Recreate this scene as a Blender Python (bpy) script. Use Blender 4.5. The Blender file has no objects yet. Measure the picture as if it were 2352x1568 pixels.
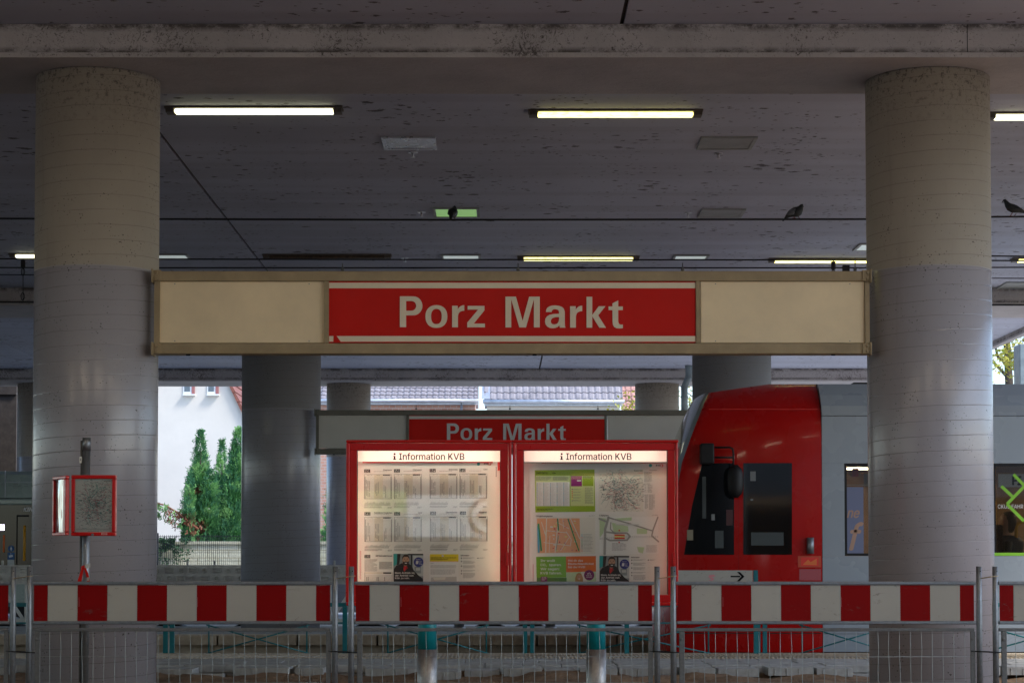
import bpy, math, random
from mathutils import Vector, Matrix
R = math.radians
random.seed(7)
sc = bpy.context.scene
col = sc.collection

# ---------------- camera ----------------
F = 4700.0; W = 2352.0; H = 1568.0          # focal length and frame in measuring units
VX = 1146.0; HY = 1305.0; TILT = R(2.3); EYE = 0.96
CY = HY - F * math.tan(TILT)
cam_d = bpy.data.cameras.new("camera"); cam = bpy.data.objects.new("camera", cam_d); col.objects.link(cam)
cam_d.sensor_width = 36.0; cam_d.lens = F / W * 36.0
cam_d.shift_x = (W / 2 - VX) / W; cam_d.shift_y = (CY - H / 2) / W
cam_d.clip_start = 0.1; cam_d.clip_end = 2000
cam.location = (0, 0, EYE); cam.rotation_euler = (R(90) + TILT, 0, 0)
sc.camera = cam

# ---------------- sky, sun, exposure ----------------
world = bpy.data.worlds.new("World"); sc.world = world; world.use_nodes = True
wn = world.node_tree.nodes; wl = world.node_tree.links
sky = wn.new("ShaderNodeTexSky"); sky.sky_type = 'NISHITA'; sky.sun_disc = False
sky.sun_elevation = R(48); sky.sun_rotation = R(115); sky.air_density = 1.0; sky.dust_density = 1.2; sky.ozone_density = 2.6
wn["Background"].inputs[1].default_value = 0.15
wl.new(sky.outputs[0], wn["Background"].inputs[0])
sun_d = bpy.data.lights.new("sun", 'SUN'); sun_d.energy = 1.4; sun_d.angle = R(12); sun_d.color = (1, .96, .9)
sun = bpy.data.objects.new("sun", sun_d); col.objects.link(sun)
# direction towards the sun: sky rotation 115 degrees clockwise from +Y, 48 degrees high
sd = Vector((math.sin(R(115)) * math.cos(R(48)), math.cos(R(115)) * math.cos(R(48)), math.sin(R(48))))
sun.rotation_euler = sd.to_track_quat('Z', 'Y').to_euler(); sun.location = (20, -10, 30)
vs = sc.view_settings
sc.display_settings.display_device = 'sRGB'
vs.view_transform = 'Standard'; vs.look = 'None'; vs.exposure = 1.42; vs.gamma = 1.0; vs.use_curve_mapping = False
try:
    sc.cycles.use_denoising = True; sc.cycles.denoiser = 'OPENIMAGEDENOISE'
    sc.cycles.max_bounces = 10; sc.cycles.diffuse_bounces = 6; sc.cycles.glossy_bounces = 4
    sc.cycles.transparent_max_bounces = 24; sc.cycles.sample_clamp_indirect = 4.0
    sc.cycles.caustics_reflective = False; sc.cycles.caustics_refractive = False
except Exception as e:
    print(e)

def P(px, py, Y):
    """the point at distance Y seen at (px, py) of the measured frame"""
    u = (px - VX) / F; v = (CY - py) / F
    fwd = math.cos(TILT) - v * math.sin(TILT); up = math.sin(TILT) + v * math.cos(TILT)
    k = Y / fwd
    return Vector((u * k, Y, EYE + up * k))

# ---------------- materials ----------------
class NT:
    def __init__(s, name):
        s.m = bpy.data.materials.new(name); s.m.use_nodes = True
        s.t = s.m.node_tree; s.b = s.t.nodes["Principled BSDF"]
        s.co = s.t.nodes.new("ShaderNodeTexCoord")
    def set(s, sock, v):
        if isinstance(v, bpy.types.NodeSocket): s.t.links.new(v, sock)
        elif isinstance(v, tuple) and len(v) == 3 and sock.type == 'RGBA': sock.default_value = (*v, 1)
        else: sock.default_value = v
    def math(s, op, a, b=0.0, c=None, clamp=False):
        n = s.t.nodes.new("ShaderNodeMath"); n.operation = op; n.use_clamp = clamp
        s.set(n.inputs[0], a); s.set(n.inputs[1], b)
        if c is not None: s.set(n.inputs[2], c)
        return n.outputs[0]
    def mapping(s, scale=(1, 1, 1), src=None, loc=(0, 0, 0)):
        n = s.t.nodes.new("ShaderNodeMapping"); s.t.links.new(src or s.co.outputs['Object'], n.inputs[0])
        n.inputs['Scale'].default_value = scale; n.inputs['Location'].default_value = loc
        return n.outputs[0]
    def noise(s, scale, detail=4, rough=.6, vec=None, dist=0.0):
        n = s.t.nodes.new("ShaderNodeTexNoise"); n.inputs['Scale'].default_value = scale
        n.inputs['Detail'].default_value = detail; n.inputs['Roughness'].default_value = rough
        n.inputs['Distortion'].default_value = dist
        s.t.links.new(vec or s.co.outputs['Object'], n.inputs['Vector'])
        return n.outputs[0]
    def voro(s, scale, vec=None, feature='F1', rand=1.0):
        n = s.t.nodes.new("ShaderNodeTexVoronoi"); n.feature = feature; n.inputs['Scale'].default_value = scale
        n.inputs['Randomness'].default_value = rand
        s.t.links.new(vec or s.co.outputs['Object'], n.inputs['Vector'])
        return n.outputs['Distance']
    def ramp(s, v, a, b, lo=0.0, hi=1.0):
        n = s.t.nodes.new("ShaderNodeMapRange"); n.clamp = True; s.set(n.inputs[0], v)
        n.inputs[1].default_value = a; n.inputs[2].default_value = b; n.inputs[3].default_value = lo; n.inputs[4].default_value = hi
        return n.outputs[0]
    def mix(s, f, a, b):
        n = s.t.nodes.new("ShaderNodeMix"); n.data_type = 'RGBA'
        s.set(n.inputs[0], f); s.set(n.inputs[6], a); s.set(n.inputs[7], b)
        return n.outputs[2]
    def sep(s, src=None):
        n = s.t.nodes.new("ShaderNodeSeparateXYZ"); s.t.links.new(src or s.co.outputs['Object'], n.inputs[0]); return n.outputs
    def bump(s, h, strength=.3, dist=.01):
        n = s.t.nodes.new("ShaderNodeBump"); n.inputs['Strength'].default_value = strength; n.inputs['Distance'].default_value = dist
        s.set(n.inputs['Height'], h); s.t.links.new(n.outputs[0], s.b.inputs['Normal'])
    def col(s, v): s.set(s.b.inputs['Base Color'], v)
    def rough(s, v): s.set(s.b.inputs['Roughness'], v)

def scuffed(name, c):
    n = NT(name)
    oi = n.t.nodes.new("ShaderNodeObjectInfo"); ad = n.t.nodes.new("ShaderNodeVectorMath"); ad.operation = 'ADD'; n.t.links.new(n.mapping((1, 1, 2.5)), ad.inputs[0])
    sx = n.t.nodes.new("ShaderNodeCombineXYZ"); n.set(sx.inputs[0], n.math('MULTIPLY', oi.outputs['Random'], 37.0)); n.t.links.new(sx.outputs[0], ad.inputs[1]); v = ad.outputs[0]; sc1 = n.ramp(n.noise(7, 9, .8, v, 1.5), .585, .62); sc2 = n.ramp(n.noise(30, 4, .7, n.mapping((.3, 1, 1.6))), .68, .72)
    k = n.math('MULTIPLY', n.math('MAXIMUM', sc1, sc2), n.ramp(n.noise(1.6, 2, .5, v), .42, .58, 0, .65))
    b = n.mix(n.ramp(n.noise(2, 4), .3, .7), tuple(x * .9 for x in c), c)
    b = n.mix(k, b, (.10, .09, .08)); n.col(b); n.rough(.6); n.b.inputs['Specular IOR Level'].default_value = .12
    return n.m

def plain(name, c, rough=.6, metal=0.0, var=.12, scale=3.0, bump=0.0, coat=0.0, spec=.5):
    n = NT(name)
    d = tuple(x * (1 - var * 1.6) for x in c); l = tuple(min(1, x * (1 + var * .7)) for x in c)
    if var > 0:
        f = n.ramp(n.noise(scale, 6, .65), .3, .7)
        n.col(n.mix(f, d, l)); n.rough(n.ramp(n.noise(scale * 3, 3), .3, .7, max(0, rough - .08), min(1, rough + .1)))
    else:
        n.col(c); n.rough(rough)
    n.b.inputs['Metallic'].default_value = metal; n.b.inputs['Coat Weight'].default_value = coat
    n.b.inputs['Coat Roughness'].default_value = .06
    n.b.inputs['Specular IOR Level'].default_value = spec
    if bump: n.bump(n.noise(scale * 12, 4), bump, .01)
    return n.m

def emit(name, c, strength, noise=0.0):
    n = NT(name); n.col(c); n.set(n.b.inputs['Emission Color'], c)
    if noise:
        f = n.ramp(n.noise(14, 6, .7, n.mapping((1, 3, 3))), .3, .5, 1 - noise, 1.0)
        n.set(n.b.inputs['Emission Strength'], n.math('MULTIPLY', f, strength))
    else: n.b.inputs['Emission Strength'].default_value = strength
    return n.m

def glass(name, tint=(1, 1, 1), refl=1.0, base=.04):
    n = NT(name); t = n.t
    tr = t.nodes.new("ShaderNodeBsdfTransparent"); tr.inputs[0].default_value = (*tint, 1)
    gl = t.nodes.new("ShaderNodeBsdfGlossy"); gl.inputs['Roughness'].default_value = .02
    fr = t.nodes.new("ShaderNodeFresnel"); fr.inputs[0].default_value = 1.5
    mx = t.nodes.new("ShaderNodeMixShader")
    t.links.new(n.math('MULTIPLY', fr.outputs[0], refl, clamp=True), mx.inputs[0])
    t.links.new(tr.outputs[0], mx.inputs[1]); t.links.new(gl.outputs[0], mx.inputs[2])
    t.links.new(mx.outputs[0], t.nodes["Material Output"].inputs[0])
    return n.m

def stains(n, sc_, amount, vec=None):
    """small dark flecks gathered in patches"""
    v = n.voro(sc_, n.mapping((1, 1, 1), vec)); wob = n.noise(sc_ * 1.7, 5, .75, vec)
    patch = n.noise(sc_ * .12, 4, .6, vec)
    th = n.math('MULTIPLY', n.ramp(patch, .42, .72), amount)
    d = n.math('ADD', v, n.math('MULTIPLY', n.math('SUBTRACT', wob, .5), 1.3))
    return n.ramp(n.math('SUBTRACT', th, d), 0.0, .06)

def pillar_mat(name, pitch, zcoat, top, low):
    n = NT(name); o = n.sep()
    th = n.math('DIVIDE', n.math('ARCTAN2', o[1], o[0]), 2 * math.pi)
    wav = n.math('MULTIPLY', n.math('SUBTRACT', n.noise(2.2, 3), .5), .16)
    u = n.math('ADD', n.math('SUBTRACT', n.math('DIVIDE', o[2], pitch), th), wav)
    fr = n.math('FRACT', u)
    line = n.math('ADD', n.ramp(fr, 0, .04, 1, 0), n.ramp(fr, .98, 1, 0, 1), clamp=True)
    line = n.math('MULTIPLY', line, n.ramp(n.noise(3.3, 4), .36, .5, .15, 1))
    coat = n.ramp(n.math('ADD', o[2], n.math('MULTIPLY', n.noise(1.2, 3), .03)), zcoat, zcoat + .012, 1, 0)
    base = n.mix(coat, top, low)
    big = n.noise(1.1, 6, .6, n.mapping((1, 1, .7)))
    base = n.mix(n.ramp(big, .3, .7, 0, .32), base, (.20, .175, .15))
    streak = n.noise(5, 5, .7, n.mapping((1, 1, .08)))
    base = n.mix(n.ramp(streak, .6, .85, 0, .3), base, (.16, .13, .10))
    sp = stains(n, 38, .27)
    hi = n.ramp(o[2], 4.45, 4.93)
    sp2 = n.math('MULTIPLY', n.ramp(n.noise(24, 8, .8), .53, .6), hi)
    base = n.mix(n.math('MULTIPLY', n.math('MAXIMUM', sp, sp2), .8), base, (.05, .04, .035))
    base = n.mix(n.math('MULTIPLY', line, .6), base, (.12, .1, .09))
    n.col(base)
    n.rough(n.ramp(coat, 0, 1, .75, .27)); n.set(n.b.inputs['Specular IOR Level'], n.ramp(coat, 0, 1, .3, .75))
    chips = n.ramp(n.noise(26, 6, .75), .62, .66)
    chip_mask = n.ramp(n.noise(2.4, 3), .5, .62)
    h = n.math('SUBTRACT', n.math('MULTIPLY', n.math('MULTIPLY', chips, chip_mask), -.5), n.math('MULTIPLY', line, .3))
    h = n.math('ADD', h, n.math('MULTIPLY', n.noise(60, 3), .16))
    h = n.math('ADD', h, n.math('MULTIPLY', n.noise(5, 3), .7))
    n.bump(h, .55, .006)
    return n.m

def ceiling_mat():
    n = NT("ceiling_concrete"); o = n.sep()
    c = n.mix(n.ramp(n.noise(.5, 6, .6, n.mapping((1, .5, 1))), .3, .7), (.43, .44, .515), (.56, .57, .66))
    # board bands running across the deck
    band = n.noise(2.6, 2, .5, n.mapping((.03, 1, 1)))
    c = n.mix(n.ramp(band, .45, .6, 0, .22), c, (.27, .25, .29))
    s1 = stains(n, 6.5, .36, n.mapping((.7, 1, 1))); s2 = stains(n, 13.0, .33, n.mapping((.8, 1, 1), None, (3.1, 8.2, 0)))
    c = n.mix(n.math('MULTIPLY', n.math('MAXIMUM', s1, s2), .85), c, (.045, .03, .026))
    n.col(c); n.rough(.75); n.bump(n.noise(6, 5), .25, .02)
    return n.m

def beam_mat(dirt=1.0):
    n = NT("beam_concrete"); o = n.sep()
    c = n.mix(n.ramp(n.noise(1.5, 6), .3, .7), (.395, .36, .345), (.52, .475, .455))
    v = n.noise(16, 8, .85, n.mapping((1, 1, .8)), 2.6)
    pt = n.noise(1.4, 4)
    s = n.ramp(n.math('ADD', v, n.math('MULTIPLY', n.math('SUBTRACT', pt, .5), .5)), .575, .61)
    s2 = n.ramp(n.math('ADD', n.noise(34, 6, .8, n.mapping((1, 1, 1.0)), 1.0), n.math('MULTIPLY', n.math('SUBTRACT', n.noise(2.3, 3), .5), .3)), .60, .64)
    up = n.ramp(o[2], .0, .02, .12, 1)
    edge = n.math('MAXIMUM', n.ramp(o[2], .20, .245, 0, 1), n.math('MULTIPLY', n.ramp(o[2], .035, .043, 0, 1), n.ramp(o[2], .05, .09, 1, 0)))
    edge = n.math('MULTIPLY', edge, n.ramp(n.noise(7, 7, .8, n.mapping((.7, 1, 1))), .40, .56))
    d = n.math('MAXIMUM', n.math('MULTIPLY', n.math('MAXIMUM', s, s2), up), edge)
    c = n.mix(n.math('MULTIPLY', d, .88 * dirt), c, (.045, .033, .026))
    n.col(c); n.rough(.8); n.bump(n.noise(14, 6, .7), .5, .02)
    return n.m

# ---------------- mesh collector ----------------
_fonts = {}
import os
FONT = None
try:
    _p = os.path.join(bpy.utils.resource_path('LOCAL'), "datafiles", "fonts", "Inter.woff2")   # the interface font that ships inside Blender
    if os.path.exists(_p): FONT = bpy.data.fonts.load(_p)
except Exception: FONT = None
def glyphs(s, offset=0.0, shear=0.0, spacing=1.0):
    key = (s, offset, shear, spacing)
    if key in _fonts: return _fonts[key]
    cu = bpy.data.curves.new("t", 'FONT'); cu.body = s; cu.offset = offset; cu.shear = shear; cu.space_character = spacing
    cu.resolution_u = 3
    if FONT: cu.font = FONT
    ob = bpy.data.objects.new("t", cu); col.objects.link(ob)
    dg = bpy.context.evaluated_depsgraph_get(); me = bpy.data.meshes.new_from_object(ob.evaluated_get(dg))
    vs_ = [(v.co.x, v.co.y) for v in me.vertices]; fs = [tuple(p.vertices) for p in me.polygons]
    bpy.data.objects.remove(ob); bpy.data.curves.remove(cu); bpy.data.meshes.remove(me)
    if FONT and ('K' in s or 'k' in s) and len(s) < 60 and s not in ("K", "k"):
        # K is drawn here: its contours overlap in the font
        wd = lambda q: 0 if not q else _adv(q, shear, spacing)
        hh = max(v[1] for v in glyphs("H", 0.0, 0.0, 1.0)[0])
        for i, c_ in enumerate(s):
            if c_ not in "Kk": continue
            a, e = wd(s[:i]), wd(s[:i + 1])
            fs = [f for f in fs if not (a < sum(vs_[k][0] - shear * vs_[k][1] for k in f) / len(f) < e)]
            pl = [(0, 0), (.13, 0), (.13, .33), (.26, .47), (.56, 0), (.72, 0), (.355, .57), (.70, 1), (.54, 1), (.13, .50), (.13, 1), (0, 1)] if c_ == 'K' else [(0, 0), (.12, 0), (.12, .26), (.21, .35), (.42, 0), (.57, 0), (.30, .44), (.55, .74), (.40, .74), (.12, .42), (.12, 1.03), (0, 1.03)]
            b0 = len(vs_); vs_ += [(a + .1 * hh + x * hh + shear * y * hh, y * hh) for x, y in pl]; fs.append(tuple(range(b0, b0 + len(pl))))
        us = sorted({k for f in fs for k in f}); mp_ = {k: i for i, k in enumerate(us)}; vs_ = [vs_[k] for k in us]; fs = [tuple(mp_[k] for k in f) for f in fs]
    _fonts[key] = (vs_, fs); return _fonts[key]
def _adv(q, shear, spacing):
    """advance width of a string: right edge of q+I minus that of I"""
    def right(t):
        cu = bpy.data.curves.new("t", 'FONT'); cu.body = t; cu.space_character = spacing
        if FONT: cu.font = FONT
        ob = bpy.data.objects.new("t", cu); col.objects.link(ob); dg = bpy.context.evaluated_depsgraph_get(); me = bpy.data.meshes.new_from_object(ob.evaluated_get(dg))
        r = max(v.co.x for v in me.vertices); bpy.data.objects.remove(ob); bpy.data.curves.remove(cu); bpy.data.meshes.remove(me); return r
    return right(q + "I") - right("I")

class MB:
    def __init__(s): s.v = []; s.f = []; s.m = []; s.sm = []
    def add(s, vs_, fs, m=None, smooth=False):
        b = len(s.v); s.v += [Vector(v) for v in vs_]
        for f in fs: s.f.append(tuple(b + i for i in f)); s.m.append(m); s.sm.append(smooth)
        return s
    def box(s, x0, x1, y0, y1, z0, z1, m=None):
        if x0 > x1: x0, x1 = x1, x0
        if y0 > y1: y0, y1 = y1, y0
        if z0 > z1: z0, z1 = z1, z0
        v = [(x, y, z) for x in (x0, x1) for y in (y0, y1) for z in (z0, z1)]
        return s.add(v, [(0, 1, 3, 2), (4, 6, 7, 5), (0, 4, 5, 1), (2, 3, 7, 6), (0, 2, 6, 4), (1, 5, 7, 3)], m)
    def fb(s, a, b, c, d, Y, t, m=None):
        """box whose front fills (a,b)-(c,d) of the measured frame at distance Y, t thick"""
        p = P(a, b, Y); q = P(c, d, Y); return s.box(p.x, q.x, Y, Y + t, q.z, p.z, m)
    def fq(s, a, b, c, d, Y, m=None):
        p = P(a, b, Y); q = P(c, d, Y)
        return s.add([(p.x, Y, q.z), (q.x, Y, q.z), (q.x, Y, p.z), (p.x, Y, p.z)], [(0, 1, 2, 3)], m)
    def fpoly(s, pts, Y, m=None):
        return s.add([P(x, y, Y) for x, y in pts], [tuple(range(len(pts)))], m)
    def fdisc(s, cx, cy, rx, ry, Y, m=None, n=28):
        return s.fpoly([(cx + rx * math.cos(i * 2 * math.pi / n), cy + ry * math.sin(i * 2 * math.pi / n)) for i in range(n)], Y, m)
    def fline(s, x0, y0, x1, y1, w, Y, m=None):
        dx, dy = x1 - x0, y1 - y0; L = math.hypot(dx, dy) or 1; nx, ny = -dy / L * w / 2, dx / L * w / 2
        return s.fpoly([(x0 + nx, y0 + ny), (x1 + nx, y1 + ny), (x1 - nx, y1 - ny), (x0 - nx, y0 - ny)], Y, m)
    def prism(s, pts, y0, y1, m=None):
        """polygon in X-Z extruded along Y"""
        n = len(pts); v = [(x, y0, z) for x, z in pts] + [(x, y1, z) for x, z in pts]
        return s.add(v, [tuple(range(n)), tuple(range(2 * n - 1, n - 1, -1))] + [(i, i + n, (i + 1) % n + n, (i + 1) % n) for i in range(n)], m)
    def hprism(s, pts, z0, z1, m=None):
        n = len(pts); v = [(x, y, z0) for x, y in pts] + [(x, y, z1) for x, y in pts]
        return s.add(v, [tuple(range(n)), tuple(range(2 * n - 1, n - 1, -1))] + [(i, i + n, (i + 1) % n + n, (i + 1) % n) for i in range(n)], m)
    def tube(s, pts, r, n=10, m=None, cap=True, smooth=True):
        pts = [Vector(p) for p in pts]; rs = r if isinstance(r, (list, tuple)) else [r] * len(pts)
        b = len(s.v); up = None
        for i, p in enumerate(pts):
            t = (pts[min(i + 1, len(pts) - 1)] - pts[max(i - 1, 0)]).normalized()
            a = up if up is not None else (Vector((0, 0, 1)) if abs(t.z) < .9 else Vector((1, 0, 0)))
            e = (a - t * a.dot(t)).normalized(); up = e; g = t.cross(e)
            for k in range(n):
                w = 2 * math.pi * k / n; s.v.append(p + (e * math.cos(w) + g * math.sin(w)) * rs[i])
        for i in range(len(pts) - 1):
            for k in range(n):
                s.f.append((b + i * n + k, b + i * n + (k + 1) % n, b + (i + 1) * n + (k + 1) % n, b + (i + 1) * n + k)); s.m.append(m); s.sm.append(smooth)
        if cap:
            s.f.append(tuple(b + k for k in range(n - 1, -1, -1))); s.m.append(m); s.sm.append(False)
            q = b + (len(pts) - 1) * n; s.f.append(tuple(q + k for k in range(n))); s.m.append(m); s.sm.append(False)
        return s
    def cyl(s, x, y, z0, z1, r, n=24, m=None, smooth=True): return s.tube([(x, y, z0), (x, y, z1)], r, n, m, True, smooth)
    def loft(s, rings, m=None, smooth=True, cap=True):
        """rings: lists of equal length"""
        n = len(rings[0]); b = len(s.v)
        for r_ in rings: s.v += [Vector(p) for p in r_]
        for i in range(len(rings) - 1):
            for k in range(n):
                s.f.append((b + i * n + k, b + i * n + (k + 1) % n, b + (i + 1) * n + (k + 1) % n, b + (i + 1) * n + k)); s.m.append(m); s.sm.append(smooth)
        if cap:
            for q, rev in ((b, True), (b + (len(rings) - 1) * n, False)):
                f = [q + k for k in range(n)]; s.f.append(tuple(reversed(f)) if rev else tuple(f)); s.m.append(m); s.sm.append(smooth)
        return s
    def text(s, t, a, base, Y, cap, b=None, m=None, offset=0.0, shear=0.0, align='l', mirror=False, thick=0.0, spacing=1.0):
        """lettering facing the camera side: left edge at a, baseline, cap height in frame units; b fits the right edge"""
        if offset:   # heavier strokes: the word laid down again a hair beside itself
            d = cap * offset * 3.2
            for i, (ox, oy) in enumerate(((-d, 0), (d, 0), (0, d * .7), (0, -d * .7))):
                s.text(t, a + ox, base + oy, Y - .00025 * i, cap, None if b is None else b + ox, m, 0.0, shear, align, mirror, thick, spacing)
            return s
        vs_, fs = glyphs(t, 0.0, shear, spacing)
        if not vs_: return s
        hv, _ = glyphs("H", 0.0); hh = max(v[1] for v in hv)
        x0 = min(v[0] for v in vs_); x1 = max(v[0] for v in vs_)
        k = cap / hh; kx = k if b is None else (b - a) / (x1 - x0)
        if b is None and align == 'r': a = a - (x1 - x0) * k
        if b is None and align == 'c': a = a - (x1 - x0) * k / 2
        out = []
        for x, y in vs_:
            fx = (x - x0) * kx
            if mirror: fx = (x1 - x0) * kx - fx
            out.append(P(a + fx, base - y * k, Y))
        if mirror: fs = [tuple(reversed(f)) for f in fs]
        if thick:
            n = len(out); ed = {}
            allv = out + [Vector((p.x, p.y + thick, p.z)) for p in out]
            for f in fs:
                for i in range(len(f)):
                    e = (f[i], f[(i + 1) % len(f)]); ed[e] = 1
            side = [(x_, x_ + n, y_ + n, y_) for (x_, y_) in ed if (y_, x_) not in ed]
            return s.add(allv, fs + side, m)
        return s.add(out, fs, m)

SMOOTH_ANGLE = R(35)
def make(name, mb, mat, origin):
    me = bpy.data.meshes.new(name)
    o = Vector(origin)
    me.from_pydata([tuple(v - o) for v in mb.v], [], mb.f)
    mats = []
    for m in mb.m:
        mm = m or mat
        if mm not in mats: mats.append(mm)
    if not mats: mats = [mat]
    for mm in mats: me.materials.append(mm)
    if mb.f:
        me.polygons.foreach_set("material_index", [mats.index(m or mat) for m in mb.m])
        me.polygons.foreach_set("use_smooth", mb.sm)
    me.validate(); me.update()
    ob = bpy.data.objects.new(name, me); col.objects.link(ob)
    return ob

def tag(o, label=None, cat=None, group=None, kind=None):
    if label: o["label"] = label
    if cat: o["category"] = cat
    if group: o["group"] = group
    if kind: o["kind"] = kind
    return o

def thing(name, label, cat, loc=(0, 0, 0), group=None):
    o = bpy.data.objects.new(name, None); o.empty_display_size = .2; col.objects.link(o); o.location = loc
    return tag(o, label, cat, group)

ROOT = {}
def part(name, mb, mat, parent, label=None):
    root = parent
    while root.parent: root = root.parent
    ob = make(name, mb, mat, root.location); ob.parent = parent
    if label: ob["label"] = label
    return ob

def solo(name, mb, mat, label, cat, group=None, kind=None):
    xs = [v.x for v in mb.v]; ys = [v.y for v in mb.v]; zs = [v.z for v in mb.v]
    o = ((min(xs) + max(xs)) / 2, (min(ys) + max(ys)) / 2, min(zs))
    ob = make(name, mb, mat, o); ob.location = o
    return tag(ob, label, cat, group, kind)

def struct(name, mb, mat):
    ob = make(name, mb, mat, (0, 0, 0)); ob["kind"] = "structure"; return ob

def kids(o): return [c for c in col.objects if c.parent == o]
def clone(o, loc=None, rotz=None, label=None, parent=None):
    c = o.copy(); col.objects.link(c)
    if parent is not None: c.parent = parent
    for k in kids(o): clone(k, parent=c)
    if loc is not None: c.location = loc
    if rotz is not None: c.rotation_euler[2] = rotz
    if label: c["label"] = label
    return c

def bevel(ob, w=.004, seg=2):
    md = ob.modifiers.new("bevel", 'BEVEL'); md.width = w; md.segments = seg; md.limit_method = 'ANGLE'; md.angle_limit = R(40)
    return ob

# ---------------- shared materials ----------------
M = {}
M['ceiling'] = ceiling_mat(); M['beam'] = beam_mat()
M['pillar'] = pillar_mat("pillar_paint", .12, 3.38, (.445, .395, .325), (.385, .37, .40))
M['pillar_dimmed'] = pillar_mat('pillar_paint_dimmed', .12, 3.38, (.20, .205, .225), (.27, .275, .31))  # same pillar paint with the second row's dim, bluish light in its colour
M['galv'] = plain("galvanised_steel", (.26, .275, .29), .45, .8, .12, 40, .1)
M['galv_dull'] = plain("dull_galvanised_steel", (.17, .17, .165), .6, .5, .12, 40, .1)
M['redrefl'] = scuffed("red_reflective_sheet", (.24, .002, .002))
M['whiterefl'] = scuffed("white_reflective_sheet", (.42, .395, .345))
M['cream'] = plain("cream_panel", (.90, .73, .47), .5, 0, .09, 1.3)
M['framebeige'] = plain("beige_frame_paint", (.38, .29, .165), .55, 0, .14, 4, .1)
M['signred'] = plain("sign_red", (.62, .008, .003), .5, 0, .06, 2, spec=.25)
M['letter'] = plain("sign_lettering", (.84, .72, .54), .5, 0, .04, 3)
M['casered'] = plain("red_powder_coat", (.56, .006, .005), .35, 0, .03, 5, 0, .15, spec=.3)
M['black'] = plain("black_plastic", (.010, .010, .011), .5, 0, .1, 6, spec=.25)
M['rubber'] = plain("dark_gap", (.006, .006, .006), .8, 0, 0)
M['cable'] = plain("black_cable", (.008, .007, .008), .6, 0, .1, 6)
M['teal'] = plain("teal_paint", (.0, .14, .16), .38, 0, .14, 8, .05)
M['tealpost'] = plain('bright_teal_paint', (.0, .27, .31), .38, 0, .1, 8, .05); M['wire'] = plain('wire_zinc', (.33, .36, .35), .5, .4, .1, 20)
M['steel'] = plain("brushed_steel", (.44, .42, .40), .42, .85, .2, 14, .2)
M['glass'] = glass("case_glass", (.97, .98, .97), .6)
M['paper'] = plain("poster_paper", (.78, .77, .73), .5, 0, .03, 2)
M['ink'] = plain("black_ink", (.006, .006, .007), .8, 0, 0, spec=.05)
M['grayink'] = plain("grey_ink", (.22, .22, .22), .6, 0, 0)
M['paleink'] = plain("pale_grey_ink", (.55, .54, .51), .6, 0, 0)
M['redink'] = plain("red_ink", (.7, .03, .02), .6, 0, 0)

# ---- drawn letters of the station sign: outer contour first, then the hole ----
def arc(cx, cy, rx, ry, a0, a1, n=10):
    return [(cx + rx * math.cos(R(a0 + (a1 - a0) * i / n)), cy + ry * math.sin(R(a0 + (a1 - a0) * i / n))) for i in range(n + 1)]
def sup(cx, cy, rx, ry, e=2.25, n=40):
    out = []
    for i in range(n):
        w = 2 * math.pi * i / n; c_, s_ = math.cos(w), math.sin(w)
        out.append((cx + rx * math.copysign(abs(c_) ** (2 / e), c_), cy + ry * math.copysign(abs(s_) ** (2 / e), s_)))
    return out
_A = lambda pts: [((1480 + x / 5.113) / 1.63265, (1080 + y / 5.113) / 1.63265) for x, y in pts]
_B = lambda pts: [((1880 + x / 4.9) / 1.63265, (1080 + y / 4.9) / 1.63265) for x, y in pts]
def r_(dx, dy, k=1.0):
    return [(dx, dy), (dx + 108 * k, dy), (dx + 108 * k, dy + 65 * k)] + [(dx + (130) * k, dy + 35 * k), (dx + 165 * k, dy + 6 * k), (dx + 200 * k, dy - 8 * k), (dx + 234 * k, dy - 12 * k), (dx + 234 * k, dy + 92 * k), (dx + 190 * k, dy + 98 * k), (dx + 150 * k, dy + 115 * k), (dx + 125 * k, dy + 145 * k), (dx + 114 * k, dy + 190 * k), (dx + 112 * k, dy + 240 * k), (dx + 112 * k, dy + 411 * k), (dx, dy + 411 * k)]
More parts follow.
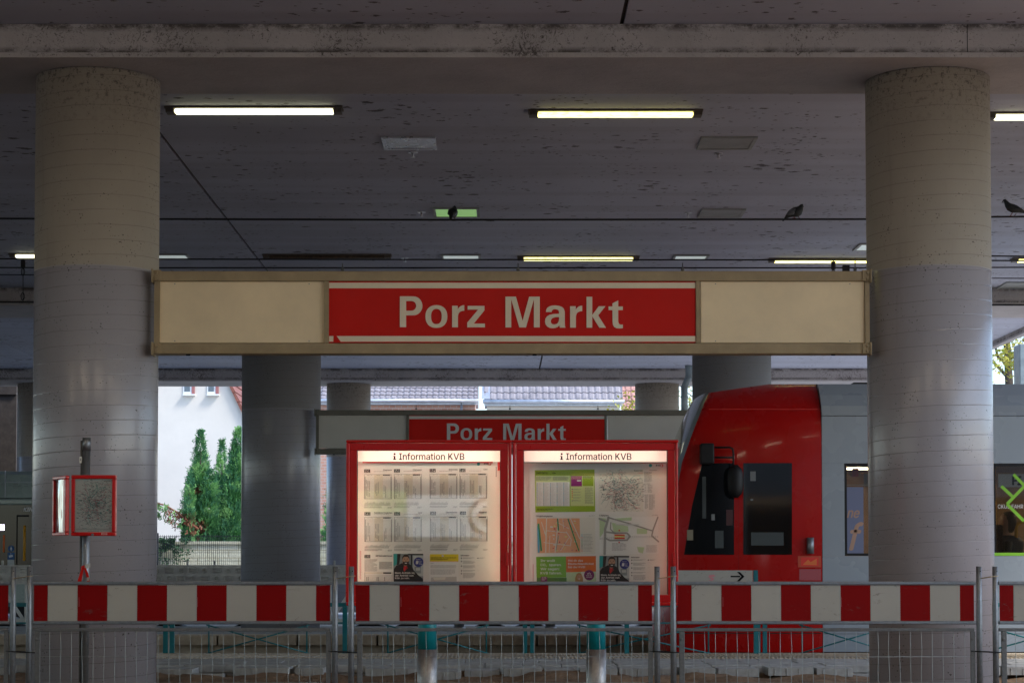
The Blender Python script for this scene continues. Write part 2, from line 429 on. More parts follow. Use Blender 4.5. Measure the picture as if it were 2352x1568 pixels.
LET = [
 [_A([(99, 157), (330, 157)] + arc(355, 340, 178, 183, -82, 82, 14) + [(330, 522), (220, 522), (220, 748), (99, 748)]),
  _A([(220, 247), (310, 247)] + arc(320, 340, 93, 93, -82, 82, 10) + [(310, 433), (220, 433)])],
 [_A(sup(800, 544, 210, 218)), _A(sup(800, 544, 102, 146, 2.4))],
 [_A(r_(1101, 339))],
 [_A([(1399, 341), (1722, 341), (1722, 425), (1516, 680), (1730, 680), (1730, 751), (1392, 751), (1392, 660), (1600, 412), (1399, 412)])],
 [_B([(75, 157), (268, 157), (391, 600), (511, 157), (706, 157), (706, 722), (598, 722), (598, 207), (453, 722), (330, 722), (182, 207), (182, 722), (75, 722)])],
 [_B([(819, 440), (824, 400), (845, 362), (880, 336), (930, 322), (990, 318), (1060, 326), (1115, 346), (1150, 380), (1166, 430), (1167, 640), (1169, 690), (1177, 726), (1075, 726), (1066, 682), (1040, 710), (995, 731), (945, 737), (890, 730), (842, 704), (812, 664), (802, 615), (810, 562), (838, 518), (885, 490), (950, 477), (1060, 470), (1060, 440), (1052, 412), (1030, 394), (990, 386), (955, 392), (932, 410), (925, 440)]),
  _B([(1060, 531), (990, 535), (945, 549), (917, 575), (908, 612), (917, 642), (940, 661), (975, 668), (1015, 658), (1043, 635), (1057, 600), (1060, 560)])],
 [_B(r_(1263, 333, .957))],
 [_B([(1565, 160), (1671, 160), (1671, 492), (1790, 333), (1912, 333), (1780, 500), (1923, 728), (1800, 726), (1671, 518), (1671, 726), (1565, 726)])],
 [_B([(2148, 227), (2148, 337), (2233, 337), (2233, 404), (2148, 404), (2148, 600), (2154, 640), (2175, 664), (2205, 671), (2233, 667), (2233, 735), (2180, 740), (2120, 737), (2078, 716), (2052, 680), (2044, 620), (2042, 404), (1970, 404), (1970, 337), (2042, 337), (2042, 280)])],
]
def outline(contours, Y, thick, mb):
    """fills closed contours (with holes) through a 2-D curve"""
    cu = bpy.data.curves.new("t", 'CURVE'); cu.dimensions = '2D'; cu.fill_mode = 'BOTH'
    for pts in contours:
        sp = cu.splines.new('POLY'); sp.points.add(len(pts) - 1); sp.use_cyclic_u = True
        for i, (x, y) in enumerate(pts): sp.points[i].co = (x / 100, -y / 100, 0, 1)
    ob = bpy.data.objects.new("t", cu); col.objects.link(ob)
    me = bpy.data.meshes.new_from_object(ob.evaluated_get(bpy.context.evaluated_depsgraph_get()))
    vs_ = [P(v.co.x * 100, -v.co.y * 100, Y) for v in me.vertices]; fs = [tuple(p.vertices) for p in me.polygons]
    bpy.data.objects.remove(ob); bpy.data.curves.remove(cu); bpy.data.meshes.remove(me)
    nn = len(vs_); ed = {}
    for f in fs:
        for i in range(len(f)): ed[(f[i], f[(i + 1) % len(f)])] = 1
    mb.add(vs_ + [v + Vector((0, thick, 0)) for v in vs_], fs + [(a, a + nn, b + nn, b) for (a, b) in ed if (b, a) not in ed])

# ================= the setting =================
ZC = P(VX, 55, 15.9).z                     # underside of the deck
ZB = P(VX, 133, 15.9).z                    # underside of the beams
def on_z(px, py, z):
    a = P(px, py, 1.0) - Vector((0, 0, EYE)); return Vector((0, 0, EYE)) + a * ((z - EYE) / a.z)

n = NT("soil"); c = n.mix(n.ramp(n.noise(3, 6, .7), .35, .65), (.16, .09, .045), (.36, .22, .12))
c = n.mix(n.ramp(n.voro(22), .1, .28, .8, 0), c, (.26, .22, .17)); n.col(c); n.rough(.95); n.bump(n.noise(14, 8, .75), .9, .04); M['soil'] = n.m
n = NT("far_ground"); n.col(n.mix(n.ramp(n.noise(1.2, 6), .4, .6), (.30, .30, .29), (.46, .45, .44))); n.rough(.95); M['farground'] = n.m
n = NT("pale_gravel"); n.col(n.mix(n.ramp(n.noise(18, 5, .7), .35, .62), (.45, .43, .42), (.86, .85, .84))); n.rough(.9); n.bump(n.voro(16), .8, .03); M['gravel'] = n.m
n = NT("ballast"); n.col(n.mix(n.ramp(n.voro(16), .1, .5), (.035, .028, .022), (.13, .105, .085))); n.rough(.9); n.bump(n.voro(16), .9, .04); M['ballast'] = n.m
n = NT("platform_concrete"); n.col(n.mix(n.ramp(n.noise(4, 6, .7), .35, .7), (.28, .215, .15), (.46, .37, .27))); n.rough(.85); n.bump(n.noise(20, 5), .3, .01); M['edge'] = n.m
M['recess'] = plain("dark_concrete", (.06, .048, .04), .9, 0, .25, 5, .2)
n = NT("paver_concrete"); n.col(n.mix(n.ramp(n.noise(5, 6, .7), .32, .7), (.27, .265, .25), (.46, .45, .42))); n.rough(.8); n.bump(n.noise(40, 5), .35, .006); M['paver'] = n.m
n = NT("tactile_paving"); n.col(n.mix(n.ramp(n.noise(7, 5), .35, .7), (.42, .34, .24), (.62, .52, .38))); n.rough(.8); M['tactile'] = n.m
M['rail'] = plain("rail_steel", (.24, .17, .13), .45, .7, .3, 10)

# ground: one sheet out to the horizon, broken by the track trough
n = NT("street_asphalt"); n.col(n.mix(n.ramp(n.noise(2, 6), .35, .65), (.15, .155, .165), (.24, .245, .26))); n.rough(.85); n.bump(n.noise(60, 4), .3, .01); M['asphalt'] = n.m
mb = MB(); mb.box(-400, 400, 12.2, 19.6, -1.6, -.16); struct("ground", mb, M['soil'])
mb = MB(); mb.box(-400, 400, -80, 12.2, -1.6, -.14); struct("street", mb, M['asphalt'])
mb = MB(); mb.box(-400, 400, 36, 900, -1.6, -.06); struct("far_ground", mb, M['farground'])
# excavated soil in front of the platform
mb = MB(); NX, NY = 190, 26
from mathutils import noise as mn
for j in range(NY + 1):
    for i in range(NX + 1):
        x = -9.5 + 19 * i / NX; y = 17.2 + 3.35 * j / NY
        h = mn.fractal(Vector((x * .9, y * 1.3, 0)), .9, 2.0, 5) * .10 + mn.fractal(Vector((x * 5, y * 6, 3)), .8, 2.0, 4) * .022
        t = max(0, min(1, (y - 18.3) / 1.3)); z = -.22 + .135 * t + h * (.4 + .6 * t)
        if j == NY: z = -.13
        mb.v.append(Vector((x, y, min(z, -.022) if y > 20.0 else z)))
for j in range(NY):
    for i in range(NX):
        a = j * (NX + 1) + i; mb.f.append((a, a + 1, a + NX + 2, a + NX + 1)); mb.m.append(None); mb.sm.append(True)
so = struct("terrain", mb, M['soil'])

# near platform: slab with jointed pavers, its front row broken
mb = MB()
mb.box(-60, 60, 20.45, 23.5, -1.2, -.085)
xx = -13.0
rows = [(20.5, 20.98), (21.0, 21.48), (21.5, 21.98)]
for k, (ya, yb) in enumerate(rows):
    x = -13.0 - .17 * k
    while x < 13:
        w = random.choice([.38, .38, .56, .38])
        dz = random.uniform(-.003, .003)
        mb.box(x + .004, x + w - .004, ya, yb, -.08, dz); x += w
pav = struct("pavement", mb, M['paver']); bevel(pav, .008, 1)
mb = MB(); mb.box(-60, 60, 22.0, 23.5, -.084, -.004)
x = -12.0
while x < 12:
    mb.box(x, x + .022, 22.05, 23.0, -.004, .006); x += .045
struct("platform_edge", mb, M['tactile'])
# single stones of the broken front row: (left, width, front, drop, turn)
edge_stones = [(-5.2, .38, 20.1, 0, 0), (-3.35, .37, 19.96, -.015, 0), (-2.95, .31, 19.72, -.045, 5), (-2.58, .54, 19.95, -.004, 0), (-2.0, .29, 20.05, -.01, 0),
               (-1.31, .56, 20.02, -.012, -1), (-.72, .36, 19.8, -.03, 2), (-.34, .35, 20.0, -.03, -1), (.04, .38, 19.92, -.004, 0), (.44, .31, 20.0, -.02, 0),
               (.78, .37, 19.86, -.006, 1), (1.17, .54, 20.02, -.01, 0), (1.76, .34, 19.94, -.005, 0), (2.14, .40, 20.05, -.016, 1), (2.62, .45, 20.0, 0, 0), (3.09, .36, 19.98, -.008, 0), (4.4, .5, 20.04, 0, 0), (4.95, .38, 20.1, 0, 0)]
stone_txt = ["grey paving stone at the broken platform edge left of the big left pillar", "grey paving stone just right of the left pillar's foot",
  "loose grey paving stone tilted forward onto the soil, right of the left pillar", "long grey paving stone beside the loose tilted stone", "short grey paving stone set back under the first fence's middle",
  "long grey paving stone near the right end of the left fence panel", "grey paving stone pushed forward below the joint of two fences", "grey paving stone sunk beside the left steel post sleeve",
  "grey paving stone just right of the left steel post sleeve", "narrow grey paving stone midway between the two steel post sleeves", "grey paving stone forward of its row, left of the right steel sleeve",
  "long grey paving stone behind the right steel post sleeve", "grey paving stone jutting out under the gap between two fences", "grey paving stone set back behind the soil heap", "wide grey paving stone left of the right pillar",
  "grey paving stone touching the right pillar's left side", "long grey paving stone right of the right pillar", "grey paving stone at the far right end of the broken edge"]
for (x, w, y, dz, a), tx in zip(edge_stones, stone_txt):
    mb = MB(); mb.box(-w / 2 + .004, w / 2 - .004, 0, .45, 0, .082)
    for q in range(int(w / .12)): mb.box(-w / 2 + .06 + q * .12, -w / 2 + .075 + q * .12, -.006, 0, .0, .07)
    ob = make("paving_stone", mb, M['paver'], (0, 0, 0)); ob.location = (x + w / 2, y, -.082 + dz); ob.rotation_euler = (R(-3) if dz < -.03 else 0, 0, R(a))
    tag(ob, tx, "paving stone", "broken row of paving stones at the platform edge"); bevel(ob, .008, 1)

# track trough
mb = MB(); mb.box(-60, 60, 23.5, 28.12, -1.2, -.42); struct("track_bed", mb, M['ballast'])
for yy, nm in ((24.9, 'near'), (26.33, 'far')):
    mb = MB(); mb.box(-60, 60, yy + .03, yy + .05, -.42, -.27); mb.box(-60, 60, yy, yy + .08, -.27, -.235); mb.box(-60, 60, yy - .03, yy + .11, -.43, -.405)
    solo("track_rail", mb, M['rail'], "%s rusty steel rail in the trough under the tram" % ("nearer" if nm == 'near' else "farther"), "rail", "rails of the tram track")
# far platform
mb = MB(); x = -30.0
while x < 30:
    mb.box(x + .012, x + 1.078, 27.95, 28.5, -.085, .05); x += 1.09
mb.box(-60, 60, 28.12, 28.3, -1.2, -.0851)
pe = struct("far_platform_edge", mb, M['edge']); bevel(pe, .012, 2)
mb = MB(); mb.box(-60, 60, 28.31, 31.5, -1.0, -.09); struct("platform_base", mb, M['recess'])
mb = MB(); mb.box(-60, 60, 28.51, 32.6, -.089, .046)
struct("far_pavement", mb, M['paver'])
mb = MB(); x = -14.0
while x < 14:
    mb.box(x, x + .13, 28.06, 28.42, .05, .058); x += .15
struct("far_tactile_strip", mb, M['tactile'])
mb = MB(); mb.box(-60, 60, 32.6, 36.0, -.9, -.02); struct("gravel_path", mb, M['gravel'])

# deck: ceiling slab split by movement joints
RX = 9.3
mb = MB(); jl = on_z(480, 452, ZC).x; jn = on_z(1435, 25, ZC).x; jf = on_z(1243, 828, ZC).x; jl2 = on_z(0, 783, ZC).x
Y0 = -12.5; Y1 = P(VX, 55, 15.9).y
def slab(x0, x1, y0, y1, g=.017): mb.box(x0 + g, x1 - g, y0, y1, ZC, ZC + .5)
slab(-34, jn, Y0, 16.6); slab(jn, RX, Y0, 16.6)
slab(-34, jl, 16.6, 31.6); slab(jl, RX, 16.6, 31.6)
slab(-34, jl2, 31.6, 44.9); slab(jl2, jf, 31.6, 44.9); slab(jf, RX, 31.6, 44.9)
cl = struct("ceiling", mb, M['ceiling'])
mb = MB(); mb.box(-34, RX, Y0, 44.9, ZC + .5, ZC + .8)
for a, ya, yb in ((jn, Y0, 16.6), (jl, 16.6, 31.6), (jl2, 31.6, 44.9), (jf, 31.6, 44.9)): mb.box(a - .0165, a + .0165, ya, yb, ZC + .03, ZC + .5)
struct("roof", mb, M['recess'])
mb = MB(); mb.box(RX + .002, RX + .12, Y0, 44.9, ZC - .10, ZC + .9)
solo("roof_fascia", mb, M['beam'], "grey concrete edge of the bridge deck above the yellow-green tree", "fascia")

# beams
def beam(y0, y1, label, joint):
    b = MB(); x0, x1 = -24, RX
    b.box(x0, x1, y0, y1, ZB + .045, ZC - .002); b.box(x0, x1, y0 - .012, y1, ZB, ZB + .043)
    if y0 < 20:
        b.fq(2220.5, 57, 2223, 127, y0 - .0015, M['rubber'])
    o = solo("concrete_beam", b, M['beam'], label, "beam", "concrete cross beams under the deck"); return o
beam(15.9, on_z(VX, 216, ZB).y, "long dirt-flecked concrete beam on top of the two biggest pillars", 0)
beam(31.0, on_z(VX, 730, ZB).y, "concrete beam mostly hidden behind the large station sign", 0)
beam(43.6, 44.9, "farthest pale concrete beam, right above the tiled roofs", 0)

# pillars
def pillar(px, Y, wpx, label, mat='pillar'):
    r = wpx / 2 * Y / F; x = (px - VX) * Y / F
    b = MB(); b.cyl(x, Y, -1.0 if Y < 20 else .02, ZB - .001, r, 96)
    ob = make("concrete_pillar", b, M[mat], (x, Y, 0)); ob.location = (x, Y, 0)
    return tag(ob, label, "pillar", "round concrete pillars carrying the deck")
pillar(218, 16.67, 283, "huge round pillar behind the small red map box, left end of the large sign")
pillar(2138, 16.67, 283, "huge round pillar in front of the tram's pale side, right end of the large sign")
pillar(645, 31.3, 181, "dark grey round pillar just right of the green conifers", 'pillar_dimmed')
pillar(1682, 31.3, 181, "round pillar rising behind the red tram cab", 'pillar_dimmed')
pillar(800, 44.4, 101, "slimmer round pillar behind the left end of the smaller sign")
pillar(1510, 44.4, 101, "slimmer round pillar next to the bent drain pipe")
pillar(89, 44.4, 101, "round pillar behind the bus at the left edge")

# ---------- lamps in the deck ----------
M['tube_a'] = emit("lamp_lit_white", (1.0, .97, .62), 1.7, .25)
M['tube_b'] = emit("lamp_lit_yellow", (1.0, .90, .30), 1.3, .8)
M['lampbody'] = plain("lamp_housing", (.16, .13, .1), .6, .2, .3, 8)
M['tube_off'] = plain("lamp_unlit_cover", (.12, .07, .035), .5, 0, .5, 20)
def lamp(x0, x1, yt, yb, label, mat='tube_a', cap=14):
    z = ZC - .055; a = on_z(x0, yb, z); b_ = on_z(x1, yb, z); yn = on_z(x0, (yt + yb) / 2 + .0, z).y
    Y = a.y; w = .13; L = b_.x - a.x; cx = (a.x + b_.x) / 2
    t = thing("ceiling_light", label, "lamp", (cx, Y - w / 2, ZC), "tube lamps on the underside of the deck")
    b = MB(); b.box(a.x - .09, b_.x + .09, Y - w - .02, Y + .02, ZC - .018, ZC - .001); b.box(a.x - .08, a.x - .003, Y - w, Y, ZC - .052, ZC - .018); b.box(b_.x + .003, b_.x + .08, Y - w, Y, ZC - .052, ZC - .018)
    part("housing", b, M['lampbody'], t)
    b = MB(); b.box(a.x, b_.x, Y - w + .01, Y - .01, ZC - .055, ZC - .0185); bevel(part("diffuser", b, M[mat], t), .012, 2)
    return t
lamp(405, 767, 249, 265, "bright white tube lamp nearest the left pillar's top")
lamp(1235, 1590, 256, 272, "dirty yellow-white tube lamp high up between the two big pillars, right of centre", 'tube_b')
lamp(2281, 2645, 262, 278, "white tube lamp cut off by the right edge, beside the right pillar")
lamp(1203, 1453, 589, 600, "yellow-white tube lamp right above the large sign's letters", 'tube_b')
lamp(1778, 2030, 595, 605, "dirt-speckled yellow tube lamp touching the right pillar, above the sign", 'tube_b')
lamp(40, 292, 583, 594, "white tube lamp at the left edge beside the left pillar")
lamp(620, 885, 585, 596, "unlit brown tube lamp above the large sign's blank left panel", 'tube_off')
lamp(855, 1020, 806, 812.6, "thin sliver of a lit lamp under the large sign, left one")
lamp(1408, 1570, 808, 813.5, "thin sliver of a lit lamp under the large sign, right one")
lamp(2335, 2500, 596, 604, "dirty yellow tube lamp at the right edge behind the wires", 'tube_b')
def lamp_at(x, y, label, mat='tube_a'):
    q = [o_ for o_ in col.objects if o_.name == "ceiling_light"][0]
    o_ = clone(q, (x, y, ZC), None, label)
    for c_ in kids(o_):
        if c_.name.startswith("diffuser"): c_.data = c_.data.copy(); c_.data.materials[0] = M['tube_c']
    return o_
M['tube_c'] = emit("lamp_lit_warm", (1.0, .82, .58), 17)
for x in (-7.9, -4.6, -1.3, 2.0, 5.3, 8.0): lamp_at(x, 9.8, "tube lamp above the street side, out of the picture")

# ---------- access panels and sprinklers ----------
M['panel_silver'] = plain("silver_hatch", (.62, .63, .66), .3, .6, .1, 3)
M['panel_dull'] = plain("grey_hatch", (.36, .37, .35), .55, .1, .12, 3)
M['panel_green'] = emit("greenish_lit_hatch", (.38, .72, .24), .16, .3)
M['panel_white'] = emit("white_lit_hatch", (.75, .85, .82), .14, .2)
def hatch(x0, x1, yt, yb, mat, label):
    z = ZC - .02; a = on_z(x0, yt, z); c_ = on_z(x1, yt, z); d = on_z(x0, yb, z)
    t = thing("access_hatch", label, "hatch", ((a.x + c_.x) / 2, (a.y + d.y) / 2, ZC), "square access hatches in the deck")
    b = MB(); g = .035
    b.box(a.x, c_.x, a.y, a.y + g, z, ZC - .001); b.box(a.x, c_.x, d.y - g, d.y, z, ZC - .001); b.box(a.x, a.x + g, a.y + g, d.y - g, z, ZC - .001); b.box(c_.x - g, c_.x, a.y + g, d.y - g, z, ZC - .001)
    part("frame", b, M['panel_silver'] if mat == 'panel_silver' else M['panel_dull'], t)
    b = MB(); b.box(a.x + g, c_.x - g, a.y + g, d.y - g, z + .006, ZC - .001); part("cover", b, M[mat], t)
hatch(875, 1000, 318, 345, 'panel_silver', "shiny silver hatch below and between the two upper lamps")
hatch(1612, 1741, 318, 345, 'panel_dull', "dull grey hatch just below the right end of the upper right lamp")
hatch(993, 1101, 480, 500, 'panel_green', "pale green hatch behind the pigeon seen from behind")
hatch(1612, 1714, 483, 501, 'panel_dull', "dull grey hatch left of the hunched pigeon")
hatch(1012, 1104, 587, 598, 'panel_white', "white hatch directly above the large sign between two lamps")
hatch(338, 430, 586, 597, 'panel_white', "white hatch touching the right side of the left pillar")
hatch(1548, 1630, 588, 598, 'panel_white', "pale hatch right of the lamp above the sign's lettering")
hatch(1975, 2080, 562, 577, 'panel_white', "pale hatch peeking out left of the right pillar")
hatch(2312, 2400, 650, 664, 'panel_dull', "grey hatch at the right edge behind the overhead wires")
def sprinkler(px, py, label):
    a = on_z(px, py, ZC); b = MB(); b.cyl(a.x, a.y, ZC - .008, ZC, .05, 20); b.cyl(a.x, a.y, ZC - .05, ZC - .008, .012, 8); b.cyl(a.x, a.y, ZC - .056, ZC - .05, .025, 12)
    solo("sprinkler_head", b, M['panel_silver'], label, "sprinkler", "sprinkler heads under the deck")
sprinkler(948, 350, "small metal sprinkler below the silver hatch"); sprinkler(1650, 352, "small metal sprinkler below the upper dull hatch")
sprinkler(968, 487, "small metal sprinkler left of the green hatch"); sprinkler(1580, 489, "small metal sprinkler left of the lower dull hatch")
sprinkler(930, 592, "small metal sprinkler left of the white hatch above the sign")

# ---------- overhead wires ----------
def wire(pts, Y, r, label, group=None):
    b = MB(); b.tube([P(x, y, Y) for x, y in pts], r, 6); return solo("overhead_wire", b, M['cable'], label, "wire", group)
g_ = "overhead wires above the tram track"
wire([(-400, 501), (1000, 505), (1996, 503.5), (2150, 499), (2360, 497.5), (2700, 496)], 22.5, .011, "thick black wire on which the three pigeons sit", g_)
wire([(-400, 593), (50, 594.5), (900, 596), (1914, 597), (2700, 600)], 26.3, .010, "upper black carrying wire just above the large sign", g_)
wire([(-400, 614), (360, 615), (1996, 615), (2700, 613)], 25.6, .009, "thin black wire brushing the top of the large sign", g_)
wire([(-400, 630), (40, 631), (2290, 639), (2700, 640)], 26.9, .007, "thin wire hidden behind the large sign's upper frame", g_)
wire([(-400, 693), (60, 693.5), (2290, 700), (2700, 701)], 26.3, .012, "lowest contact wire seen left and right of the large sign", g_)
wire([(2150, 586), (2290, 588), (2700, 592)], 24.0, .009, "black wire ending behind the right pillar, highest of four there", g_)
def hanger(px, y0, y1, Y, label):
    b = MB(); p = P(px, y0, Y); q = P(px, y1, Y); h = p.z - q.z
    b.tube([p, q], .006, 6); b.cyl(p.x, Y, p.z - .12, p.z - .02, .03, 10)
    for zc in (p.z - .17, q.z + .07):
        b.tube([(p.x + .022 * math.cos(w * math.pi / 5), Y, zc + .05 * math.sin(w * math.pi / 5)) for w in range(11)], .006, 6)
    solo("wire_hanger", b, M['cable'], label, "wire hanger", "hangers between the overhead wires")
hanger(53, 594, 693, 26.3, "black looped hanger between the wires left of the left pillar")
hanger(1914, 597, 699, 26.3, "black hanger on the wires above the sign's right end")
b = MB(); p = P(1943, 613, 25.6); b.box(p.x - .04, p.x + .04, 25.56, 25.64, p.z - .11, p.z + .02); b.tube([(p.x, 25.6, p.z - .1), (p.x + .02, 25.6, p.z - .2)], .008, 6)
solo("wire_clamp", b, M['cable'], "small black clamp on the wire right above the sign's right end", "clamp")

# ================= station signs =================
def make_sign():
    Y = 16.38; cx = P(1176.5, 812, Y)
    t = thing("station_sign", "large beige station sign with red name panel between the two biggest pillars", "station sign", (cx.x, Y, cx.z), "station name signs")
    b = MB(); b.fb(352, 622.5, 1999, 645, Y, .16); b.fb(352, 788, 1999, 812, Y, .16)
    bevel(part("crossbar", b, M['framebeige'], t), .006)
    for x0, x1 in ((354.5, 366), (744.5, 755), (1598.5, 1609), (1987, 1998)):
        b = MB(); b.fb(x0, 645.3, x1, 787.7, Y + .008, .13); part("upright", b, M['framebeige'], t)
    for x0, x1 in ((367.5, 744), (1609.5, 1986)):
        b = MB(); b.fb(x0, 646.5, x1, 787, Y + .03, .04)
        for sx in (x0 + 34, x1 - 34):
            for sy in (652, 783): b.fdisc(sx, sy, 1.3, 1.3, Y + .029, M['grayink'], 10)
        part("blank_panel", b, M['cream'], t)
    b = MB(); b.fb(755.5, 646.5, 1598, 787.2, Y + .02, .05)
    b.fq(756, 649, 1597.5, 662, Y + .017, M['letter']); b.fq(756, 771.5, 1597.5, 784.5, Y + .017, M['letter'])
    b.fpoly([(766, 771.2), (773, 771.2), (783, 785), (765.5, 785)], Y + .0155, M['signred'])
    np_ = part("name_panel", b, M['signred'], t)
    for w_ in (LET[:4], LET[4:]):
        b = MB()
        for c_ in w_: outline(c_, Y + .012, .004, b)
        part("lettering", b, M['letter'], np_)
    for x0, x1, fx in ((347, 370, 347), (1981, 2003, 1999)):
        for y0, y1 in ((617, 648), (785, 815)):
            b = MB(); b.fb(x0, y0 + 3, x1, y1 - 3, Y - .012, .011); b.fb(fx, y0, fx + 4, y1, Y - .03, .14)
            for by in (y0 + 9, y1 - 9): p = P((x0 + x1) / 2 + 1, by, Y - .012); b.tube([(p.x, Y - .012, p.z), (p.x, Y - .026, p.z)], .013, 8)
            bevel(part("bracket", b, M['framebeige'], t), .003)
    # bird wire on thin rods
    for x in (787, 1190, 1568, 1964): b = MB(); b.tube([P(x, 622.5, Y + .08), P(x, 592 if x == 1964 else 604, Y + .08)], .0045, 6); q = P(x, 622, Y + .08); b.cyl(q.x, q.y, q.z, q.z + .02, .014, 8); part("thin_rod", b, M['galv_dull'], t)
    for x in (432, 1228, 1914): b = MB(); q = P(x, 813, Y + .05); b.cyl(q.x, q.y, q.z - .012, q.z + .01, .018, 8); part("bolt", b, M['black'], t)
    return t
sign = make_sign()
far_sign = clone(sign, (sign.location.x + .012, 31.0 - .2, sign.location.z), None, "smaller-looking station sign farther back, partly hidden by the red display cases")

M['pinkink'] = plain('pink_ink', (.60, .22, .24), .55, 0, 0)
M['cream_far'] = plain("cream_panel_dimmed", (.56, .565, .53), .5, 0, .05, 1.6); M['frame_far'] = plain("frame_paint_dimmed", (.15, .15, .125), .55, 0, .14, 4, .1); M['letter_far'] = plain("lettering_dimmed", (.66, .66, .66), .5, 0, .04, 3)  # same sign paints, greyed to carry the dimmer light on the far sign
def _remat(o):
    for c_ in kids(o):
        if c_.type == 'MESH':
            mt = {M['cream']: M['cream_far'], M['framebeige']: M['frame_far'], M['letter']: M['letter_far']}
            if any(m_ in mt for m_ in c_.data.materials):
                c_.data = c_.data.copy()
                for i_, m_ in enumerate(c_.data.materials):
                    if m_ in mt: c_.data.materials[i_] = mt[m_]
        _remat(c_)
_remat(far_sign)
# ================= site fences =================
def make_fence(xl):
    """fence panel whose left post stands at xl in the frame"""
    Y = 13.37; p = P(xl + 351, 1335, Y)
    t = thing("barrier_fence", "x", "fence", (p.x, Y, -.16), "red and white striped site fences in a row")
    gz = -.17
    for x in (xl, xl + 702):
        q = P(x, 1300, Y); b = MB(); zt = q.z
        b.tube([(q.x, Y, gz), (q.x, Y, zt - .24), (q.x, Y, zt - .23), (q.x, Y, zt)], [.0195, .0195, .0175, .0175], 20)
        b.fdisc(x + 1.5, 1311, 1.1, 1.5, Y - .0185, M['rubber'], 8)
        part("post", b, M['galv'], t)
    b = MB(); b.fb(xl + 6, 1334.5, xl + 695, 1342.5, Y - .008, .028); bevel(part("top_rail", b, M['galv'], t), .006, 3)
    b = MB(); b.fb(xl + 6, 1425.2, xl + 695, 1433, Y - .008, .028); bevel(part("band_rail", b, M['galv'], t), .006, 3)
    b = MB(); bx = xl + 10; edges = [bx, bx + 31.5] + [bx + 31.5 + 68.5 * k for k in range(1, 10)] + [bx + 680]
    for i in range(len(edges) - 1): b.fb(edges[i], 1342.8, edges[i + 1], 1425, Y + .002, .004, M['redrefl'] if i % 2 == 0 else M['whiterefl'])
    for ox in (123, 395, 667):
        for k in range(9): b.fq(xl + ox - 10, 1371 + k * 2.4, xl + ox - 9.2, 1372.6 + k * 2.4, Y + .001, M['pinkink'])
    part("striped_board", b, M['redrefl'], t)
    b = MB(); b.fb(xl + 6, 1441.5, xl + 690, 1449, Y - .004, .02)
    for x in (xl + 12, xl + 681): b.fb(x, 1449.2, x + 10, 1690, Y - .002, .016)
    for x in (xl + 17, xl + 686):
        q = P(x, 1467, Y); b.tube([(q.x, Y - .002, q.z), (q.x, Y - .01, q.z)], .010, 8)
    bevel(part("lower_frame", b, M['galv_dull'], t), .003)
    b = MB(); k = 0; x = xl + 46
    while x < xl + 676:
        j = random.uniform(-1.2, 1.2); b.tube([P(x, 1449, Y + .01), P(x + j, 1490, Y + .01), P(x + j * .4, 1507, Y + .012), P(x - j * .7, 1545, Y + .01), P(x, 1690, Y + .01)], .0018, 5); x += 24.9
    for yy in (1507, 1567, 1627): b.tube([P(xl + 20, yy, Y + .013), P(xl + 350, yy + .6, Y + .013), P(xl + 684, yy, Y + .013)], .0018, 5)
    part("wire_mesh", b, M['wire'], t)
    return t
f0 = make_fence(68); step = 738.5 * 13.37 / F
ft = ["striped site fence in front of the big left pillar and the map box post", "striped site fence in front of the two lit display cases", "striped site fence in front of the red tram cab and the right pillar",
      "striped site fence cut off at the right edge, scuffed white stripe", "striped site fence cut off at the left edge"]
f0["label"] = ft[0]; L0 = f0.location.copy()
for k, i in ((1, 1), (2, 2), (3, 3), (-1, 4)): clone(f0, L0 + Vector((step * k, 0, 0)), None, ft[i])
for k, (nm) in ((0, "left pair of fence posts"), (1, "pair of posts left of the display cases"), (2, "pair of posts right of the display cases"), (3, "pair of posts in front of the right pillar")):
    x = 53 + 738.5 * k; Y = 13.37
    if k == 0: x = 51.5
    b = MB(); pts = []
    for i in range(25):
        a = 2 * math.pi * i / 24; px = x + 24 * math.cos(a); dy = -3.4 * math.cos(a)
        p = P(px, 1325 + dy, Y); p.y += .026 * math.sin(a); pts.append(p)
    b.tube(pts, .0028, 6); solo("tie_wire", b, plain("brass_wire_%d" % k, (.42, .34, .22), .4, .8, .1), "bent brownish wire looped round the " + nm, "wire tie", "wire loops joining the fences")
    b = MB(); pts = []
    for i in range(25):
        a = 2 * math.pi * i / 24; px = x + 29 * math.cos(a); p = P(px, 1496 + 1.5 * math.cos(a), Y); p.y += .030 * math.sin(a); pts.append(p)
    b.tube(pts, .004, 6); b.tube([P(x - 29, 1495, Y - .01), P(x - 38, 1494, Y - .05)], .0035, 5)
    solo("cable_tie", b, M['black'], "black cable tie low round the " + nm, "cable tie", "black cable ties joining the fences")

